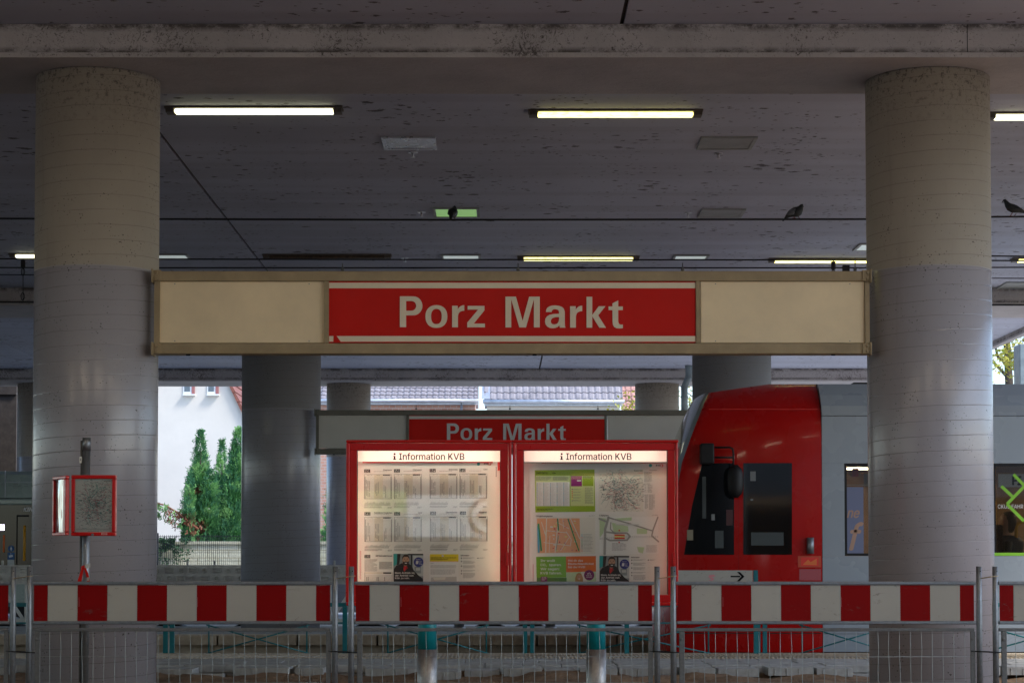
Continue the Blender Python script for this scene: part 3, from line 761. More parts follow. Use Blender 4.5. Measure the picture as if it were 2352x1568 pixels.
# ================= lit display cases =================
C4 = lambda x, y: ((1280 + x / 2.8) / 1.63265, (1640 + y / 2.8) / 1.63265)
C5 = lambda x, y: ((1930 + x / 2.8) / 1.63265, (1640 + y / 2.8) / 1.63265)
YB = 15.700                                 # the plane of the posters
S4 = 2.8 * 1.63265
class Sheet:
    """draws on a poster plane in the units of one enlarged view"""
    def __init__(s, mb, cv, Y): s.mb = mb; s.c = cv; s.Y = Y
    def L(s, k): return s.Y - .0012 * k
    def rect(s, x0, y0, x1, y1, m, k=1):
        a = s.c(x0, y0); b = s.c(x1, y1); s.mb.fq(a[0], a[1], b[0], b[1], s.L(k), M[m])
    def poly(s, pts, m, k=1): s.mb.fpoly([s.c(*p) for p in pts], s.L(k), M[m])
    def disc(s, x, y, r, m, k=1, ry=None): a = s.c(x, y); s.mb.fdisc(a[0], a[1], r / S4, (ry or r) / S4, s.L(k), M[m])
    def line(s, x0, y0, x1, y1, w, m, k=1): a = s.c(x0, y0); b = s.c(x1, y1); s.mb.fline(a[0], a[1], b[0], b[1], w / S4, s.L(k), M[m])
    def text(s, t, x, base, cap, m='ink', x1=None, k=2, **kw):
        a = s.c(x, base); b = None if x1 is None else s.c(x1, base)[0]
        s.mb.text(t, a[0], a[1], s.L(k), cap / S4, b, M[m], **kw)
    def lines(s, x0, y0, x1, n, dy, m='grayink', k=1, w=3.0, gap=.25):
        for i in range(n):
            x = x0; e = x1 - (random.uniform(0, .35) * (x1 - x0) if i == n - 1 or random.random() < .2 else 0)
            while x < e:
                q = min(e, x + random.uniform(9, 34)); s.rect(x, y0 + i * dy, q, y0 + i * dy + w, m, k); x = q + 3.5

def _c(n_, c, r=.55): M[n_] = plain(n_, c, r, 0, 0)
_c('lime', (.30, .46, .02)); _c('limepale', (.62, .72, .32)); _c('magenta', (.30, .02, .20)); _c('orange_print', (.72, .16, .03)); _c('green_print', (.18, .42, .03))
_c('map_orange', (.80, .40, .22)); _c('map_green', (.03, .30, .12)); _c('map_blue', (.12, .42, .62)); _c('map_yellow', (.75, .68, .25)); _c('map_pale', (.74, .72, .64)); _c('map_red', (.62, .06, .08))
_c('road_grey', (.36, .36, .34)); _c('park', (.52, .66, .40)); _c('navy', (.02, .035, .22)); _c('skin', (.52, .30, .20)); _c('skin_dark', (.34, .18, .12)); _c('hair', (.035, .022, .015)); _c('jacket', (.012, .013, .018))
_c('shirt', (.55, .015, .02)); _c('busgrey', (.26, .30, .31)); _c('buspale', (.52, .56, .55)); _c('yellow_print', (.80, .62, .02)); _c('whiteprint', (.8, .8, .78)); _c('tealprint', (.03, .34, .33)); _c('blond', (.45, .26, .10)); _c('beigecell', (.70, .65, .54)); _c('sleeve', (.025, .025, .03)); _c('purple', (.18, .02, .12)); _c('leafprint', (.10, .22, .05)); _c('stickerorange', (.42, .25, .17)); _c('stickerpink', (.38, .07, .08)); _c('stickerred', (.50, .06, .02))

def timetable(sh, x, y, num, dest, w=290, full=True):
    sh.rect(x, y, x + 62, y + 36, 'ink', 1); sh.text(num, x + 6, y + 31, 27, 'whiteprint', x + 55)
    sh.text(dest, x + w, y + 14, 14, 'ink', align='r', offset=.01)
    sh.lines(x + w - 190, y + 22, x + w, 1, 8, 'grayink', w=3)
    t0 = y + 52; H_ = 256
    sh.rect(x, t0, x + w, t0 + 3, 'grayink'); sh.rect(x, t0, x + 3, t0 + H_, 'grayink'); sh.rect(x + w - 3, t0, x + w, t0 + H_, 'grayink'); sh.rect(x, t0 + H_, x + w, t0 + H_ + 3, 'grayink')
    sh.rect(x + 105, t0 + 3, x + 195, t0 + H_, 'beigecell', 0.5); sh.rect(x + 197, t0 + 3, x + 275, t0 + 15, 'ink'); sh.text("Sonn- und Feiertag", x + 201, t0 + 12, 6, 'whiteprint', x + 270)
    sh.text("Montag - Freitag", x + 30, t0 + 12, 6, 'ink', x + 85); sh.text("Samstag", x + 130, t0 + 12, 6, 'ink', x + 165)
    for i in range(1, 22):
        yy = t0 + 14 + i * 11.2; sh.rect(x + 3, yy, x + w - 3, yy + 1.6, 'grayink', 1)
        for xa in (x + 6, x + w - 12): sh.rect(xa, yy + 3, xa + 6, yy + 9, 'ink', 1)
    for c0, n0, a in ((18, 3, 4), (112, 3, 5), (204, 2, 9)):
        for c in range(n0):
            a0 = a + random.choice([0, 1, 3]); a1 = 21 - random.choice([0, 1, 2, 4])
            for i in range(a0, a1):
                if random.random() < .9: yy = t0 + 17 + i * 11.2; sh.rect(x + c0 + c * 16, yy, x + c0 + c * 16 + 9, yy + 5, 'grayink', 1)
    yb = t0 + H_ + 42; nst = int(w / 8.5) - random.choice([2, 4, 12])
    for i in range(nst):
        q = x + 4 + i * 8.5; h = random.uniform(12, 30); sh.line(q, yb + 20, q + h * .7, yb + 20 - h, 2.2, 'grayink', 1)
    sh.rect(x, yb + 23, x + nst * 8.6, yb + 25.5, 'ink')
    sh.lines(x, yb + 38, x + 185, 3, 7, 'grayink', w=3); sh.lines(x + 245, yb + 44, x + w, 3, 6, 'grayink', w=2.5)

def infoblock(sh, x, y):
    sh.text("Information", x, y + 12, 14, 'ink', x + 88, offset=.012)
    for i, (dy, nl) in enumerate(((28, 2), (62, 4), (110, 4), (160, 2), (190, 7))):
        sh.disc(x + 8, y + dy + 6, 6, 'ink'); sh.lines(x + 24, y + dy, x + 150, nl, 8, 'grayink', w=3)
    sh.disc(x + 182, y + 34, 6, 'ink'); sh.lines(x + 197, y + 28, x + 255, 2, 8, 'grayink', w=3)
    for dy in (62, 110, 160): sh.rect(x + 172, y + dy - 3, x + 200, y + dy - 1, 'paleink')
def logos(sh, x, y):
    sh.disc(x + 18, y + 16, 17, 'tealprint'); sh.text("VRS", x + 4, y + 12, 9, 'ink', x + 28, k=3)
    sh.text("KVB", x + 74, y + 24, 18, 'ink', x + 118, shear=.25, offset=.01)
    sh.disc(x + 136, y + 16, 17, 'redink', 1); sh.disc(x + 136, y + 16, 13, 'paper', 2); sh.line(x + 118, y + 16, x + 148, y + 16, 3.4, 'redink', 3); sh.line(x + 138, y + 7, x + 149, y + 16, 3.4, 'redink', 3); sh.line(x + 138, y + 25, x + 149, y + 16, 3.4, 'redink', 3)
def driver_ad(sh, x, y, yb):
    """advert with a bearded driver in a dark jacket; bottom cut at yb"""
    w = 313; sh.rect(x, y, x + w, yb, 'busgrey', 1)
    sh.poly([(x, y), (x + 70, y), (x + 60, y + 100), (x, y + 130)], 'tealprint', 2); sh.poly([(x + 40, y), (x + 75, y), (x + 62, y + 110), (x + 35, y + 120)], 'jacket', 3)
    sh.rect(x + 205, y + 18, x + w, y + 235, 'buspale', 2); sh.rect(x + 222, y + 135, x + 290, y + 205, 'busgrey', 3); sh.rect(x + 184, y, x + 196, y + 180, 'jacket', 3); sh.rect(x + 150, y, x + w, y + 14, 'jacket', 3)
    sh.rect(x + 235, y + 148, x + 282, y + 175, 'buspale', 4)
    jk = [(x + 2, yb), (x + 4, y + 160), (x + 30, y + 125), (x + 85, y + 100), (x + 112, y + 92), (x + 150, y + 98), (x + 190, y + 122), (x + 215, y + 175), (x + 262, y + 225), (x + w - 2, y + 262), (x + w - 2, yb)]
    sh.poly(jk, 'jacket', 5)
    sh.poly([(x + 92, y + 96), (x + 150, y + 100), (x + 150, y + 150), (x + 112, y + 188), (x + 102, y + 150)], 'shirt', 6)
    sh.poly([(x + 104, y + 90), (x + 146, y + 92), (x + 140, y + 122), (x + 122, y + 136), (x + 110, y + 120)], 'skin_dark', 7)
    sh.poly([(x + 92, y + 100), (x + 112, y + 96), (x + 104, y + 170)], 'sleeve', 8); sh.poly([(x + 148, y + 96), (x + 168, y + 108), (x + 122, y + 182), (x + 140, y + 140)], 'sleeve', 8)
    sh.disc(x + 130, y + 68, 37, 'skin', 8, 50); sh.poly([(x + 94, y + 70), (x + 93, y + 35), (x + 108, y + 12), (x + 130, y + 6), (x + 152, y + 12), (x + 166, y + 35), (x + 167, y + 66), (x + 160, y + 45), (x + 150, y + 32), (x + 110, y + 32), (x + 99, y + 48)], 'hair', 9)
    sh.poly([(x + 95, y + 72), (x + 103, y + 82), (x + 118, y + 84), (x + 130, y + 80), (x + 144, y + 84), (x + 158, y + 82), (x + 166, y + 72), (x + 158, y + 104), (x + 142, y + 120), (x + 120, y + 120), (x + 102, y + 104)], 'hair', 9)
    sh.poly([(x + 116, y + 94), (x + 146, y + 94), (x + 138, y + 102), (x + 124, y + 102)], 'whiteprint', 10)
    for ex in (115, 147): sh.disc(x + ex, y + 60, 4.5, 'hair', 10, 2.6); sh.rect(x + ex - 8, y + 50, x + ex + 8, y + 53, 'hair', 10)
    sh.poly([(x + 128, y + 60), (x + 134, y + 60), (x + 138, y + 78), (x + 125, y + 78)], 'skin_dark', 10)
    sh.disc(x + 264, y + 87, 51, 'navy', 6); sh.text("#", x + 235, y + 108, 34, 'whiteprint', x + 262, k=7, offset=.02)
    sh.text("Komm ins", x + 240, y + 64, 8, 'whiteprint', x + 284, k=7)
    for i, t in enumerate(("Team", "Herz", "schlag")): sh.text(t, x + 266, y + 86 + i * 14, 9, 'whiteprint', k=7)
    for i, (t, e) in enumerate((("Mein Antrieb ist,", 226), ("der Antrieb von", 210), ("Köln zu sein.", 170))): sh.text(t, x + 17, y + 210 + i * 27, 19, 'whiteprint', x + e, k=11, offset=.012)

def squiggle_map(sh, x0, y0, x1, y1, n, seed, mask=None):
    rnd = random.Random(seed); W_, H_ = x1 - x0, y1 - y0
    inks = ['grayink', 'grayink', 'paleink', 'tealprint', 'ink', 'pinkink', 'paleink']
    def ok(u, v):
        d = math.hypot((u - .55) * 1.0, (v - .52) * 1.1)
        return rnd.random() < max(0, 1.15 - d * 1.6) and (mask is None or mask(u, v))
    k = 0
    for _ in range(n):
        u, v = rnd.random(), rnd.random()
        if not ok(u, v): continue
        a = rnd.choice([0, 0, 0, .6, -.6, .3]); l = rnd.uniform(8, 26); x = x0 + u * W_; y = y0 + v * H_
        sh.line(x, y, x + l * math.cos(a), y + l * math.sin(a), rnd.uniform(2, 4.5), rnd.choice(inks), 1 + (k % 3) * .4); k += 1
    for _ in range(22):
        u, v = rnd.uniform(.3, .7), rnd.uniform(.3, .7); a = rnd.uniform(0, 6.28); m = rnd.choice(['grayink', 'tealprint', 'pinkink', 'paleink'])
        for _ in range(9):
            l = rnd.uniform(.03, .07); nu, nv = u + l * math.cos(a), v + l * math.sin(a)
            if not (0.03 < nu < .97 and .03 < nv < .97): break
            sh.line(x0 + u * W_, y0 + v * H_, x0 + nu * W_, y0 + nv * H_, 3.2, m, 2.4); u, v = nu, nv; a += rnd.uniform(-.5, .5)

M['header'] = emit('backlit_header', (1.0, .96, .86), .09)
def case(px0, px1, ox0, ox1, label, drawer, lit, shelf, sidel='side_a'):
    Yf = 15.50
    p = P((px0 + px1) / 2, 1390, Yf)
    t = thing("display_case", label, "display case", (p.x, 15.62, -.16), "red framed information display cases")
    b = MB()
    b.fb(px0, 1009.5, px1, 1016.2, Yf - .03, .30); b.fb(px0, 1382.5, px1, 1390.5, Yf - .03, .30)
    b.fb(px0, 1016.3, px0 + 7.6, 1382.4, Yf - .03, .30); b.fb(px1 - 7.6, 1016.3, px1, 1382.4, Yf - .03, .30)
    bevel(part("outer_frame", b, M['casered'], t), .012, 3)
    b = MB(); b.fb(px0 + 7.7, 1016.3, px1 - 7.7, 1382.3, YB + .012, .05)
    part("back_panel", b, M['paper'], t)
    b = MB(); i0 = px0 + 8.6; i1 = px1 - 8.6
    b.fb(i0, 1017.3, i1, 1033, Yf - .012, .05); b.fb(i0, 1365.5, i1, 1381.5, Yf - .012, .05); b.fb(i0, 1033.1, ox0, 1365.4, Yf - .012, .05); b.fb(ox1, 1033.1, i1, 1365.4, Yf - .012, .05)
    d = part("door_frame", b, M['casered'], t); bevel(d, .003, 2)
    b = MB()   # rubber seal round the opening
    b.fb(ox0 - .1, 1032.5, ox1 + .1, 1034.0, Yf - .006, .05); b.fb(ox0 - .1, 1034.1, ox0 + 1.2, 1364, Yf - .006, .05); b.fb(ox1 - 1.2, 1034.1, ox1 + .1, 1364, Yf - .006, .05)
    part("seal", b, M['black'], d)
    b = MB(); b.fb(ox0 + 1.3, 1034.1, ox1 - 1.3, 1365.3, Yf + .012, .005); part("glass", b, M['glass'], d)
    b = MB(); q = P(px1 - 10, 1283, Yf); b.box(q.x - .015, q.x + .008, Yf - .03, Yf - .012, q.z - .05, q.z + .05); bevel(part("lock", b, M['casered'], d), .005, 2)
    # lamp strip hidden behind the top of the door frame
    b = MB(); b.fb(ox0 + 8, 1027.0, ox1 - 8, 1031.0, Yf + .03, .03); part("lamp_strip", b, M[lit], t)
    b = MB(); b.fb(ox0 + 1, 1033.2, ox1 - 1, 1059.6, YB - .035, .006)
    yy = YB - .036
    cx = (ox0 + ox1) / 2
    b.text("Information KVB", cx - 67.7, 1055.3, yy, 14.8, cx + 82, M['ink'], offset=.006)
    hx = cx - 78; b.fdisc(hx, 1042.2, 2.3, 2.3, yy, M['ink']); b.fq(hx - 2, 1046.5, hx + 1.7, 1054, yy, M['ink']); b.fq(hx - 3.5, 1046.5, hx + 1.7, 1047.7, yy - .0004, M['ink']); b.fq(hx - 3.6, 1053.6, hx + 3.6, 1055.3, yy - .0004, M['ink'])
    part("header_sign", b, M['header'], t)
    b = MB(); b.fb(ox0 - 6, 1064, ox0 - 2.5, 1355, Yf + .05, .03); part("side_lamp", b, M[sidel], t)
    b = MB(); b.fb(ox1 + 2.5, 1064, ox1 + 6, 1355, Yf + .05, .03); part("side_lamp", b, M[sidel], t)
    if shelf:
        b = MB(); b.fb(ox0 + 1, 1059.8, ox1 - 1, 1062, YB - .075, .07); part("shelf", b, M['panel_dull'], t)
    b = MB(); drawer(b); part("poster", b, M['paper'], t)
    b = MB(); pcx = (960 + 1003) / 2 + (387.5 if px0 > 1100 else 0); q = P(pcx, 1390, 15.62); b.cyl(q.x, 15.62, P(0, 1490, 15.62).z, q.z - .002, .0715, 28)
    part("post", b, M['tealpost'], t)
    b = MB(); b.cyl(q.x, 15.62, -.2, P(0, 1489.9, 15.62).z, .0765, 28); part("post_sleeve", b, M['steel'], t)
    return t

def draw_left(b):
    sh = Sheet(b, C4, YB)
    sh.rect(172, 252, 1640, 1720, 'paper', 0); sh.rect(222, 252, 1592, 268, 'redink', 1); sh.rect(1640, 256, 1666, 345, 'redink', 0)
    logos(sh, 1422, 260)
    for x, y, nmb, de in ((240, 332, "151", "Chempark"), (553, 330, "152", "Chempark"), (928, 327, "154", "Dünnwald"), (1241, 325, "160", "Lind"),
                          (243, 781, "161", "Köln/Bonn Flughafen"), (555, 780, "162", "Lind"), (931, 776, "165", "Glashüttenstr."), (1245, 774, "166", "Klingerstr.")):
        timetable(sh, x, y, nmb, de)
    sh.rect(243, 1230, 303, 1264, 'ink'); sh.text("188", 250, 1259, 24, 'whiteprint', 296); sh.text("AST Gut Leidenhausen", 360, 1246, 14, 'ink', 536, offset=.012)
    sh.lines(243, 1276, 375, 13, 10, 'grayink', w=4); sh.rect(395, 1300, 535, 1380, 'paleink', .5); sh.lines(400, 1305, 530, 7, 11, 'grayink', w=3)
    sh.rect(244, 1412, 536, 1426, 'beigecell', .5); sh.rect(440, 1412, 523, 1426, 'ink', 1); sh.rect(244, 1412, 247, 1720, 'grayink'); sh.rect(533, 1412, 536, 1720, 'grayink')
    for i in range(8): sh.rect(247, 1440 + i * 11, 533, 1441.8 + i * 11, 'grayink')
    for c in (262, 278, 370, 386, 450):
        for i in range(4): sh.rect(c, 1462 + i * 11, c + 9, 1468 + i * 11, 'ink')
    driver_ad(sh, 547, 1218, 1560)
    sh.rect(922, 1215, 1230, 1600, 'whiteprint', 3); sh.rect(930, 1222, 1230, 1297, 'yellow_print', 4)
    sh.text("Busumleitung der Linien 151, 152, 154, 160, 161, 162,", 940, 1264, 11, 'ink', 1206, k=5, offset=.01); sh.text("165, 166 und Nachtbus Linie 187", 940, 1281, 11, 'ink', 1120, k=5, offset=.01)
    for i in range(21): sh.poly([(935 + i * 14, 1303), (942 + i * 14, 1303), (946 + i * 14, 1297), (939 + i * 14, 1297)], 'redink', 5)
    sh.lines(936, 1318, 985, 1, 8, 'grayink', 4); sh.lines(936, 1340, 1205, 3, 11, 'grayink', 4, 3.5); sh.lines(936, 1384, 1195, 5, 11, 'grayink', 4, 3.5)
    sh.poly([(940, 1465), (1210, 1458), (1210, 1600), (940, 1600)], 'paleink', 4); sh.poly([(960, 1470), (1100, 1462), (1090, 1490), (980, 1496)], 'map_pale', 5)
    sh.disc(1064, 1239, 11, 'panel_silver', 6)
    infoblock(sh, 1253, 1230)
    sh.text("04.10.2025  12:26:21", 199, 1490, 1, 'paper')
    for i in range(26): sh.rect(193, 1190 + i * 11.5, 208, 1196 + i * 11.5, 'pinkink')
    for i in range(12): sh.rect(1622, 306 + i * 9, 1630, 312 + i * 9, 'ink')
def draw_right(b):
    sh = Sheet(b, C5, YB)
    sh.rect(155, 258, 1600, 1720, 'paper', 0); sh.rect(283, 258, 1584, 272, 'signred', 1); logos(sh, 1408, 276)
    # fares sheet
    sh.poly([(211, 342), (838, 334), (846, 776), (218, 784)], 'lime', 1)
    sh.text("TARIFINFOS", 225, 380, 18, 'ink', 346, k=2, offset=.004); sh.text("Köln.", 399, 378, 13, 'ink', 432, k=2, offset=.012)
    sh.rect(219, 398, 580, 720, 'limepale', 2); sh.rect(228, 466, 576, 716, 'whiteprint', 3); sh.rect(586, 402, 836, 716, 'limepale', 2)
    sh.rect(592, 403, 706, 510, 'magenta', 3); sh.rect(712, 405, 826, 508, 'lime', 3); sh.rect(655, 445, 698, 457, 'whiteprint', 4)
    sh.lines(598, 410, 700, 3, 9, 'pinkink', 4, 3); sh.lines(718, 410, 800, 2, 9, 'grayink', 4, 3); sh.lines(224, 408, 386, 6, 7.5, 'grayink', 4, 3); sh.lines(400, 408, 568, 6, 7.5, 'grayink', 4, 3)
    for c in range(5):
        for i in range(34):
            y = 472 + i * 7.2; sh.rect(232 + c * 70, y, 239 + c * 70, y + 5, random.choice(['map_blue', 'tealprint', 'grayink', 'yellow_print' if i in (15, 21) else 'grayink']), 4)
            sh.rect(243 + c * 70, y + 1, 243 + c * 70 + random.uniform(22, 48), y + 3.4, 'paleink', 4)
    for i in range(7): sh.disc(604, 542 + i * 20, 6, ['magenta', 'redink', 'redink', 'orange_print', 'orange_print', 'yellow_print', 'grayink'][i], 4)
    for i in range(5): sh.lines(614, 538 + i * 29, 698, 2, 7, 'grayink', 4, 2.6)
    for i in range(7): sh.lines(738, 524 + i * 25, 824, 3, 7, 'grayink', 4, 2.6)
    sh.lines(235, 744, 405, 3, 7, 'ink', 3, 3)
    # bus network sheet
    sh.rect(880, 332, 1352, 776, 'map_pale', .6)
    squiggle_map(sh, 885, 335, 1350, 770, 2100, 3, lambda u, v: not (u < .25 and v > .75) and not (u > .6 and v < .2))
    sh.text("Busse in Köln", 1254, 352, 13, 'ink', 1342, k=3, offset=.006); sh.text("2025/26", 1298, 377, 8, 'redink', 1342, k=3)
    sh.text("Information", 1414, 346, 10, 'ink', 1496); sh.lines(1360, 362, 1438, 12, 9, 'grayink', 1, 3.2); sh.text("Kontakte", 1362, 487, 8, 'ink', 1420)
    for i in range(5): sh.lines(1364, 498 + i * 17, 1388, 1, 8, 'grayink'); sh.lines(1396, 496 + i * 17, 1448, 2, 6, 'grayink', 1, 2.5)
    sh.lines(1366, 598, 1402, 16, 9.5, 'grayink', 1, 3); sh.lines(1410, 598, 1472, 18, 9, 'grayink', 1, 2.8)
    # street map
    sh.text("Umgebungsplan", 224, 829, 15, 'ink', 398, k=2, offset=.008); sh.text("Porz Markt", 780, 823, 7, 'ink', 840); sh.text("Lageplan", 890, 822, 15, 'ink', 985, k=2, offset=.008); sh.text("Porz Markt", 1445, 815, 7, 'ink', 1505)
    sh.rect(228, 838, 845, 1220, 'map_pale', .6); sh.poly([(235, 848), (682, 846), (690, 1204), (242, 1210)], 'map_orange', 1)
    rnd = random.Random(5); q = lambda u, v: (236 + u * 448, 848 + v * 358)
    for _ in range(46):
        u, v = rnd.uniform(.15, .92), rnd.uniform(.03, .93); w_, h_ = rnd.uniform(.02, .06), rnd.uniform(.02, .05)
        sh.poly([q(u, v), q(u + w_, v + .01), q(u + w_ * .9, v + h_), q(u - .01, v + h_ * .9)], rnd.choice(['map_red', 'map_yellow', 'map_pale', 'map_yellow', 'map_orange', 'pinkink']), 2)
    for a, b_, w_ in (((.22, 0), (.2, 1), 10), ((.5, 0), (.42, 1), 8), ((.2, .35), (.7, .42), 6), ((.68, .38), (.8, .62), 6), ((.8, .62), (.78, .8), 6), ((.15, .7), (.78, .8), 6), ((.78, 0), (1, .6), 9), ((.45, .1), (.75, .3), 5), ((.1, .1), (.2, .5), 7), ((.55, .95), (.75, .55), 5), ((.3, .5), (.28, 1), 5), ((.6, 0), (.62, .3), 5)):
        sh.line(*q(*a), *q(*b_), w_, 'map_pale', 3)
    sh.line(*q(.72, 0), *q(.98, .95), 12, 'map_green', 4); sh.line(*q(.48, 0), *q(.5, .35), 14, 'map_green', 4); sh.line(*q(.5, .5), *q(.44, .95), 5, 'tealprint', 4); sh.line(*q(.03, .15), *q(.1, .95), 16, 'map_green', 4)
    sh.poly([(235, 900), (250, 960), (262, 1100), (262, 1206), (242, 1208)], 'map_blue', 5)
    sh.rect(690, 848, 838, 1006, 'map_pale', 1)
    for i in range(13): sh.disc(707, 1018 + i * 14.5, 5, ['map_blue', 'map_blue', 'redink', 'grayink', 'grayink', 'map_green', 'map_green', 'map_green', 'ink', 'grayink', 'grayink', 'orange_print', 'orange_print'][i], 2); sh.lines(722, 1014 + i * 14.5, 825, 1, 6, 'grayink', 2, 3)
    # site plan
    sh.poly([(890, 835), (1508, 830), (1510, 1218), (893, 1220)], 'whiteprint', .7)
    sh.poly([(890, 838), (960, 850), (930, 1000), (893, 1050)], 'park', 2); sh.poly([(1030, 850), (1230, 835), (1225, 870), (1120, 870)], 'park', 2); sh.poly([(1020, 890), (1190, 930), (1195, 985), (1040, 990)], 'park', 2); sh.poly([(1283, 950), (1392, 960), (1388, 1010), (1283, 1010)], 'park', 2); sh.poly([(1285, 1145), (1362, 1150), (1345, 1215), (1300, 1200)], 'park', 2)
    for pts, w_ in (([(985, 838), (950, 960), (945, 1220)], 26), ([(1000, 842), (1200, 900), (1440, 975)], 14), ([(1503, 835), (1450, 975), (1440, 1030), (1510, 1090)], 16), ([(960, 990), (1050, 1000), (1180, 1000), (1210, 1035), (1180, 1075), (1000, 1078), (962, 1060)], 18), ([(1010, 890), (1005, 960), (1050, 1000)], 12), ([(890, 850), (960, 880)], 20)):
        for i in range(len(pts) - 1): sh.line(*pts[i], *pts[i + 1], w_, 'road_grey', 3)
        for p_ in pts: sh.disc(p_[0], p_[1], w_ / 2, 'road_grey', 3.1)
    for yy in (1036, 1048):
        for i in range(31): sh.line(892 + i * 20, yy + (18 - i * 1.2 if i < 15 else 0), 905 + i * 20, yy + (17 - i * 1.2 if i < 15 else 0), 3, 'grayink', 4)
    sh.rect(1048, 1016, 1156, 1028, 'redink', 5); sh.rect(1048, 1050, 1156, 1062, 'redink', 5); sh.rect(1048, 1030, 1156, 1036, 'yellow_print', 5); sh.rect(1048, 1044, 1156, 1049, 'yellow_print', 5)
    sh.disc(1098, 974, 8, 'redink', 5); sh.disc(1097, 1098, 8, 'redink', 5); sh.rect(1060, 906, 1308, 918, 'whiteprint', 4); sh.rect(1062, 907, 1306, 908.6, 'grayink', 5); sh.rect(1062, 916, 1306, 917.6, 'grayink', 5)
    sh.rect(1012, 1098, 1188, 1196, 'whiteprint', 4); sh.lines(1022, 1106, 1172, 9, 9.5, 'grayink', 5, 3); sh.rect(1374, 1120, 1508, 1212, 'whiteprint', 4); sh.lines(1382, 1130, 1495, 7, 11, 'grayink', 5, 3)
    # green and orange advert
    sh.poly([(226, 1250), (538, 1245), (543, 1466), (230, 1468)], 'green_print', 1); sh.poly([(538, 1245), (852, 1241), (854, 1404), (541, 1412)], 'orange_print', 1)
    for i, (t, x1) in enumerate((("Ihr wollt", 424), ("CO₂ sparen.", 492), ("Wir sagen:", 470), ("KVB fahren.", 496))): sh.text(t if i != 1 else "CO", 272, 1302 + i * 43.5, 25, 'whiteprint', x1 if i != 1 else 322, offset=.008)
    sh.text("2", 327, 1352, 13, 'whiteprint', 335, offset=.01); sh.text("sparen.", 362, 1345.5, 25, 'whiteprint', 492, offset=.008)
    for i, (t, x1) in enumerate((("Hol dir das", 716), ("Deutschlandticket", 830), ("bei der KVB!", 740))): sh.text(t, 562, 1299 + i * 34, 21, 'whiteprint', x1, offset=.008)
    sh.rect(232, 1468, 854, 1720, 'leafprint', .8); sh.rect(545, 1404, 852, 1720, 'park', .9); sh.rect(700, 1406, 760, 1720, 'map_pale', 1.1)
    sh.rect(275, 1458, 342, 1560, 'purple', 3); sh.lines(284, 1466, 332, 3, 12, 'whiteprint', 4, 4)
    sh.poly([(632, 1560), (636, 1470), (650, 1430), (676, 1416), (700, 1428), (716, 1470), (722, 1560)], 'blond', 3); sh.disc(677, 1462, 24, 'skin', 4, 32); sh.disc(668, 1458, 2.6, 'hair', 5); sh.disc(688, 1458, 2.6, 'hair', 5); sh.poly([(668, 1478), (688, 1478), (684, 1484), (672, 1484)], 'whiteprint', 5); sh.poly([(652, 1458), (658, 1432), (677, 1424), (697, 1432), (702, 1458), (696, 1444), (677, 1436), (658, 1446)], 'blond', 5)
    sh.disc(782, 1442, 54, 'purple', 3); sh.text("KVB-Rad", 752, 1452, 10, 'whiteprint', 812, k=4, offset=.01); sh.text("inklusive", 752, 1467, 9, 'whiteprint', 812, k=4, offset=.01); sh.disc(770, 1428, 6, 'whiteprint', 4); sh.disc(792, 1428, 6, 'whiteprint', 4); sh.line(770, 1424, 790, 1414, 4, 'whiteprint', 5)
    driver_ad(sh, 890, 1240, 1600); infoblock(sh, 1222, 1250)
    for i in range(18): sh.rect(189, 1330 + i * 10, 201, 1335 + i * 10, 'pinkink')
M['strip_a'] = emit("case_lamp_warm", (1.0, .95, .76), 4.8); M['strip_b'] = emit("case_lamp_warm_dim", (1.0, .94, .78), 3.8); M['side_a'] = emit('case_side_lamp', (.90, .98, .70), 2.6); M['side_b'] = emit('case_side_lamp_dim', (.98, .96, .76), 1.0)
case(794.5, 1175.4, 819, 1149.7, "lit red display case with bus timetables, the left one of the pair", draw_left, 'strip_a', False)
case(1177.4, 1558.6, 1202.6, 1533.6, "red display case with maps and a green fares sheet, right one of the pair", draw_right, 'strip_b', True, 'side_b')

# ================= small map box on its post =================
Y = 14.5
t = thing("map_box", "small red framed map box with a side window, in front of the left big pillar", "map box", (P(195, 1400, Y).x, Y, P(195, 1230, Y).z))
fx = P(163, 1160, Y - .1).x; gx = P(265, 1160, Y - .1).x; zt = P(0, 1091, Y - .06).z; zb = P(0, 1230, Y - .06).z; lx = P(127.5, 1160, Y + .12).x; Yf = Y - .10
b = MB(); g = .026
b.box(fx, gx, Yf, Yf + .06, zt - g, zt); b.box(fx, gx, Yf, Yf + .06, zb, zb + g); b.box(fx, fx + g, Yf, Yf + .06, zb + g + .0005, zt - g - .0005); b.box(gx - g, gx, Yf, Yf + .06, zb + g + .0005, zt - g - .0005)
bevel(part("frame", b, M['casered'], t), .006, 2)
b = MB(); b.box(fx + .005, gx - .005, Yf + .061, Yf + .075, zb + .004, zt - .004); part("back_plate", b, M['casered'], t)
b = MB(); CM = lambda x, y: ((x / 2.6133) / 1.63265, (1600 + y / 2.6133) / 1.63265)
sh = Sheet(b, CM, Yf + .016); S_old = S4; S4 = 2.6133 * 1.63265
sh.rect(708, 488, 1124, 1052, 'paper', 0)
squiggle_map(sh, 740, 520, 1095, 990, 1500, 11); sh.text("Busse in Köln", 1018, 534, 9, 'ink', 1086, k=4, offset=.008); sh.text("2025", 1060, 567, 8, 'redink', 1086, k=4)
sh.lines(748, 996, 1090, 2, 9, 'grayink', 2, 3); sh.lines(860, 1020, 980, 1, 9, 'grayink', 2, 3); S4 = S_old
part("map_sheet", b, M['paper'], t)
b = MB(); b.box(fx + g, gx - g, Yf + .004, Yf + .007, zb + g, zt - g); part("pane", b, M['glass'], t)
b = MB(); q = P(213, 1227, Yf); b.tube([(q.x, Yf, q.z), (q.x, Yf - .008, q.z)], .009, 12); part("lock", b, M['galv'], t)
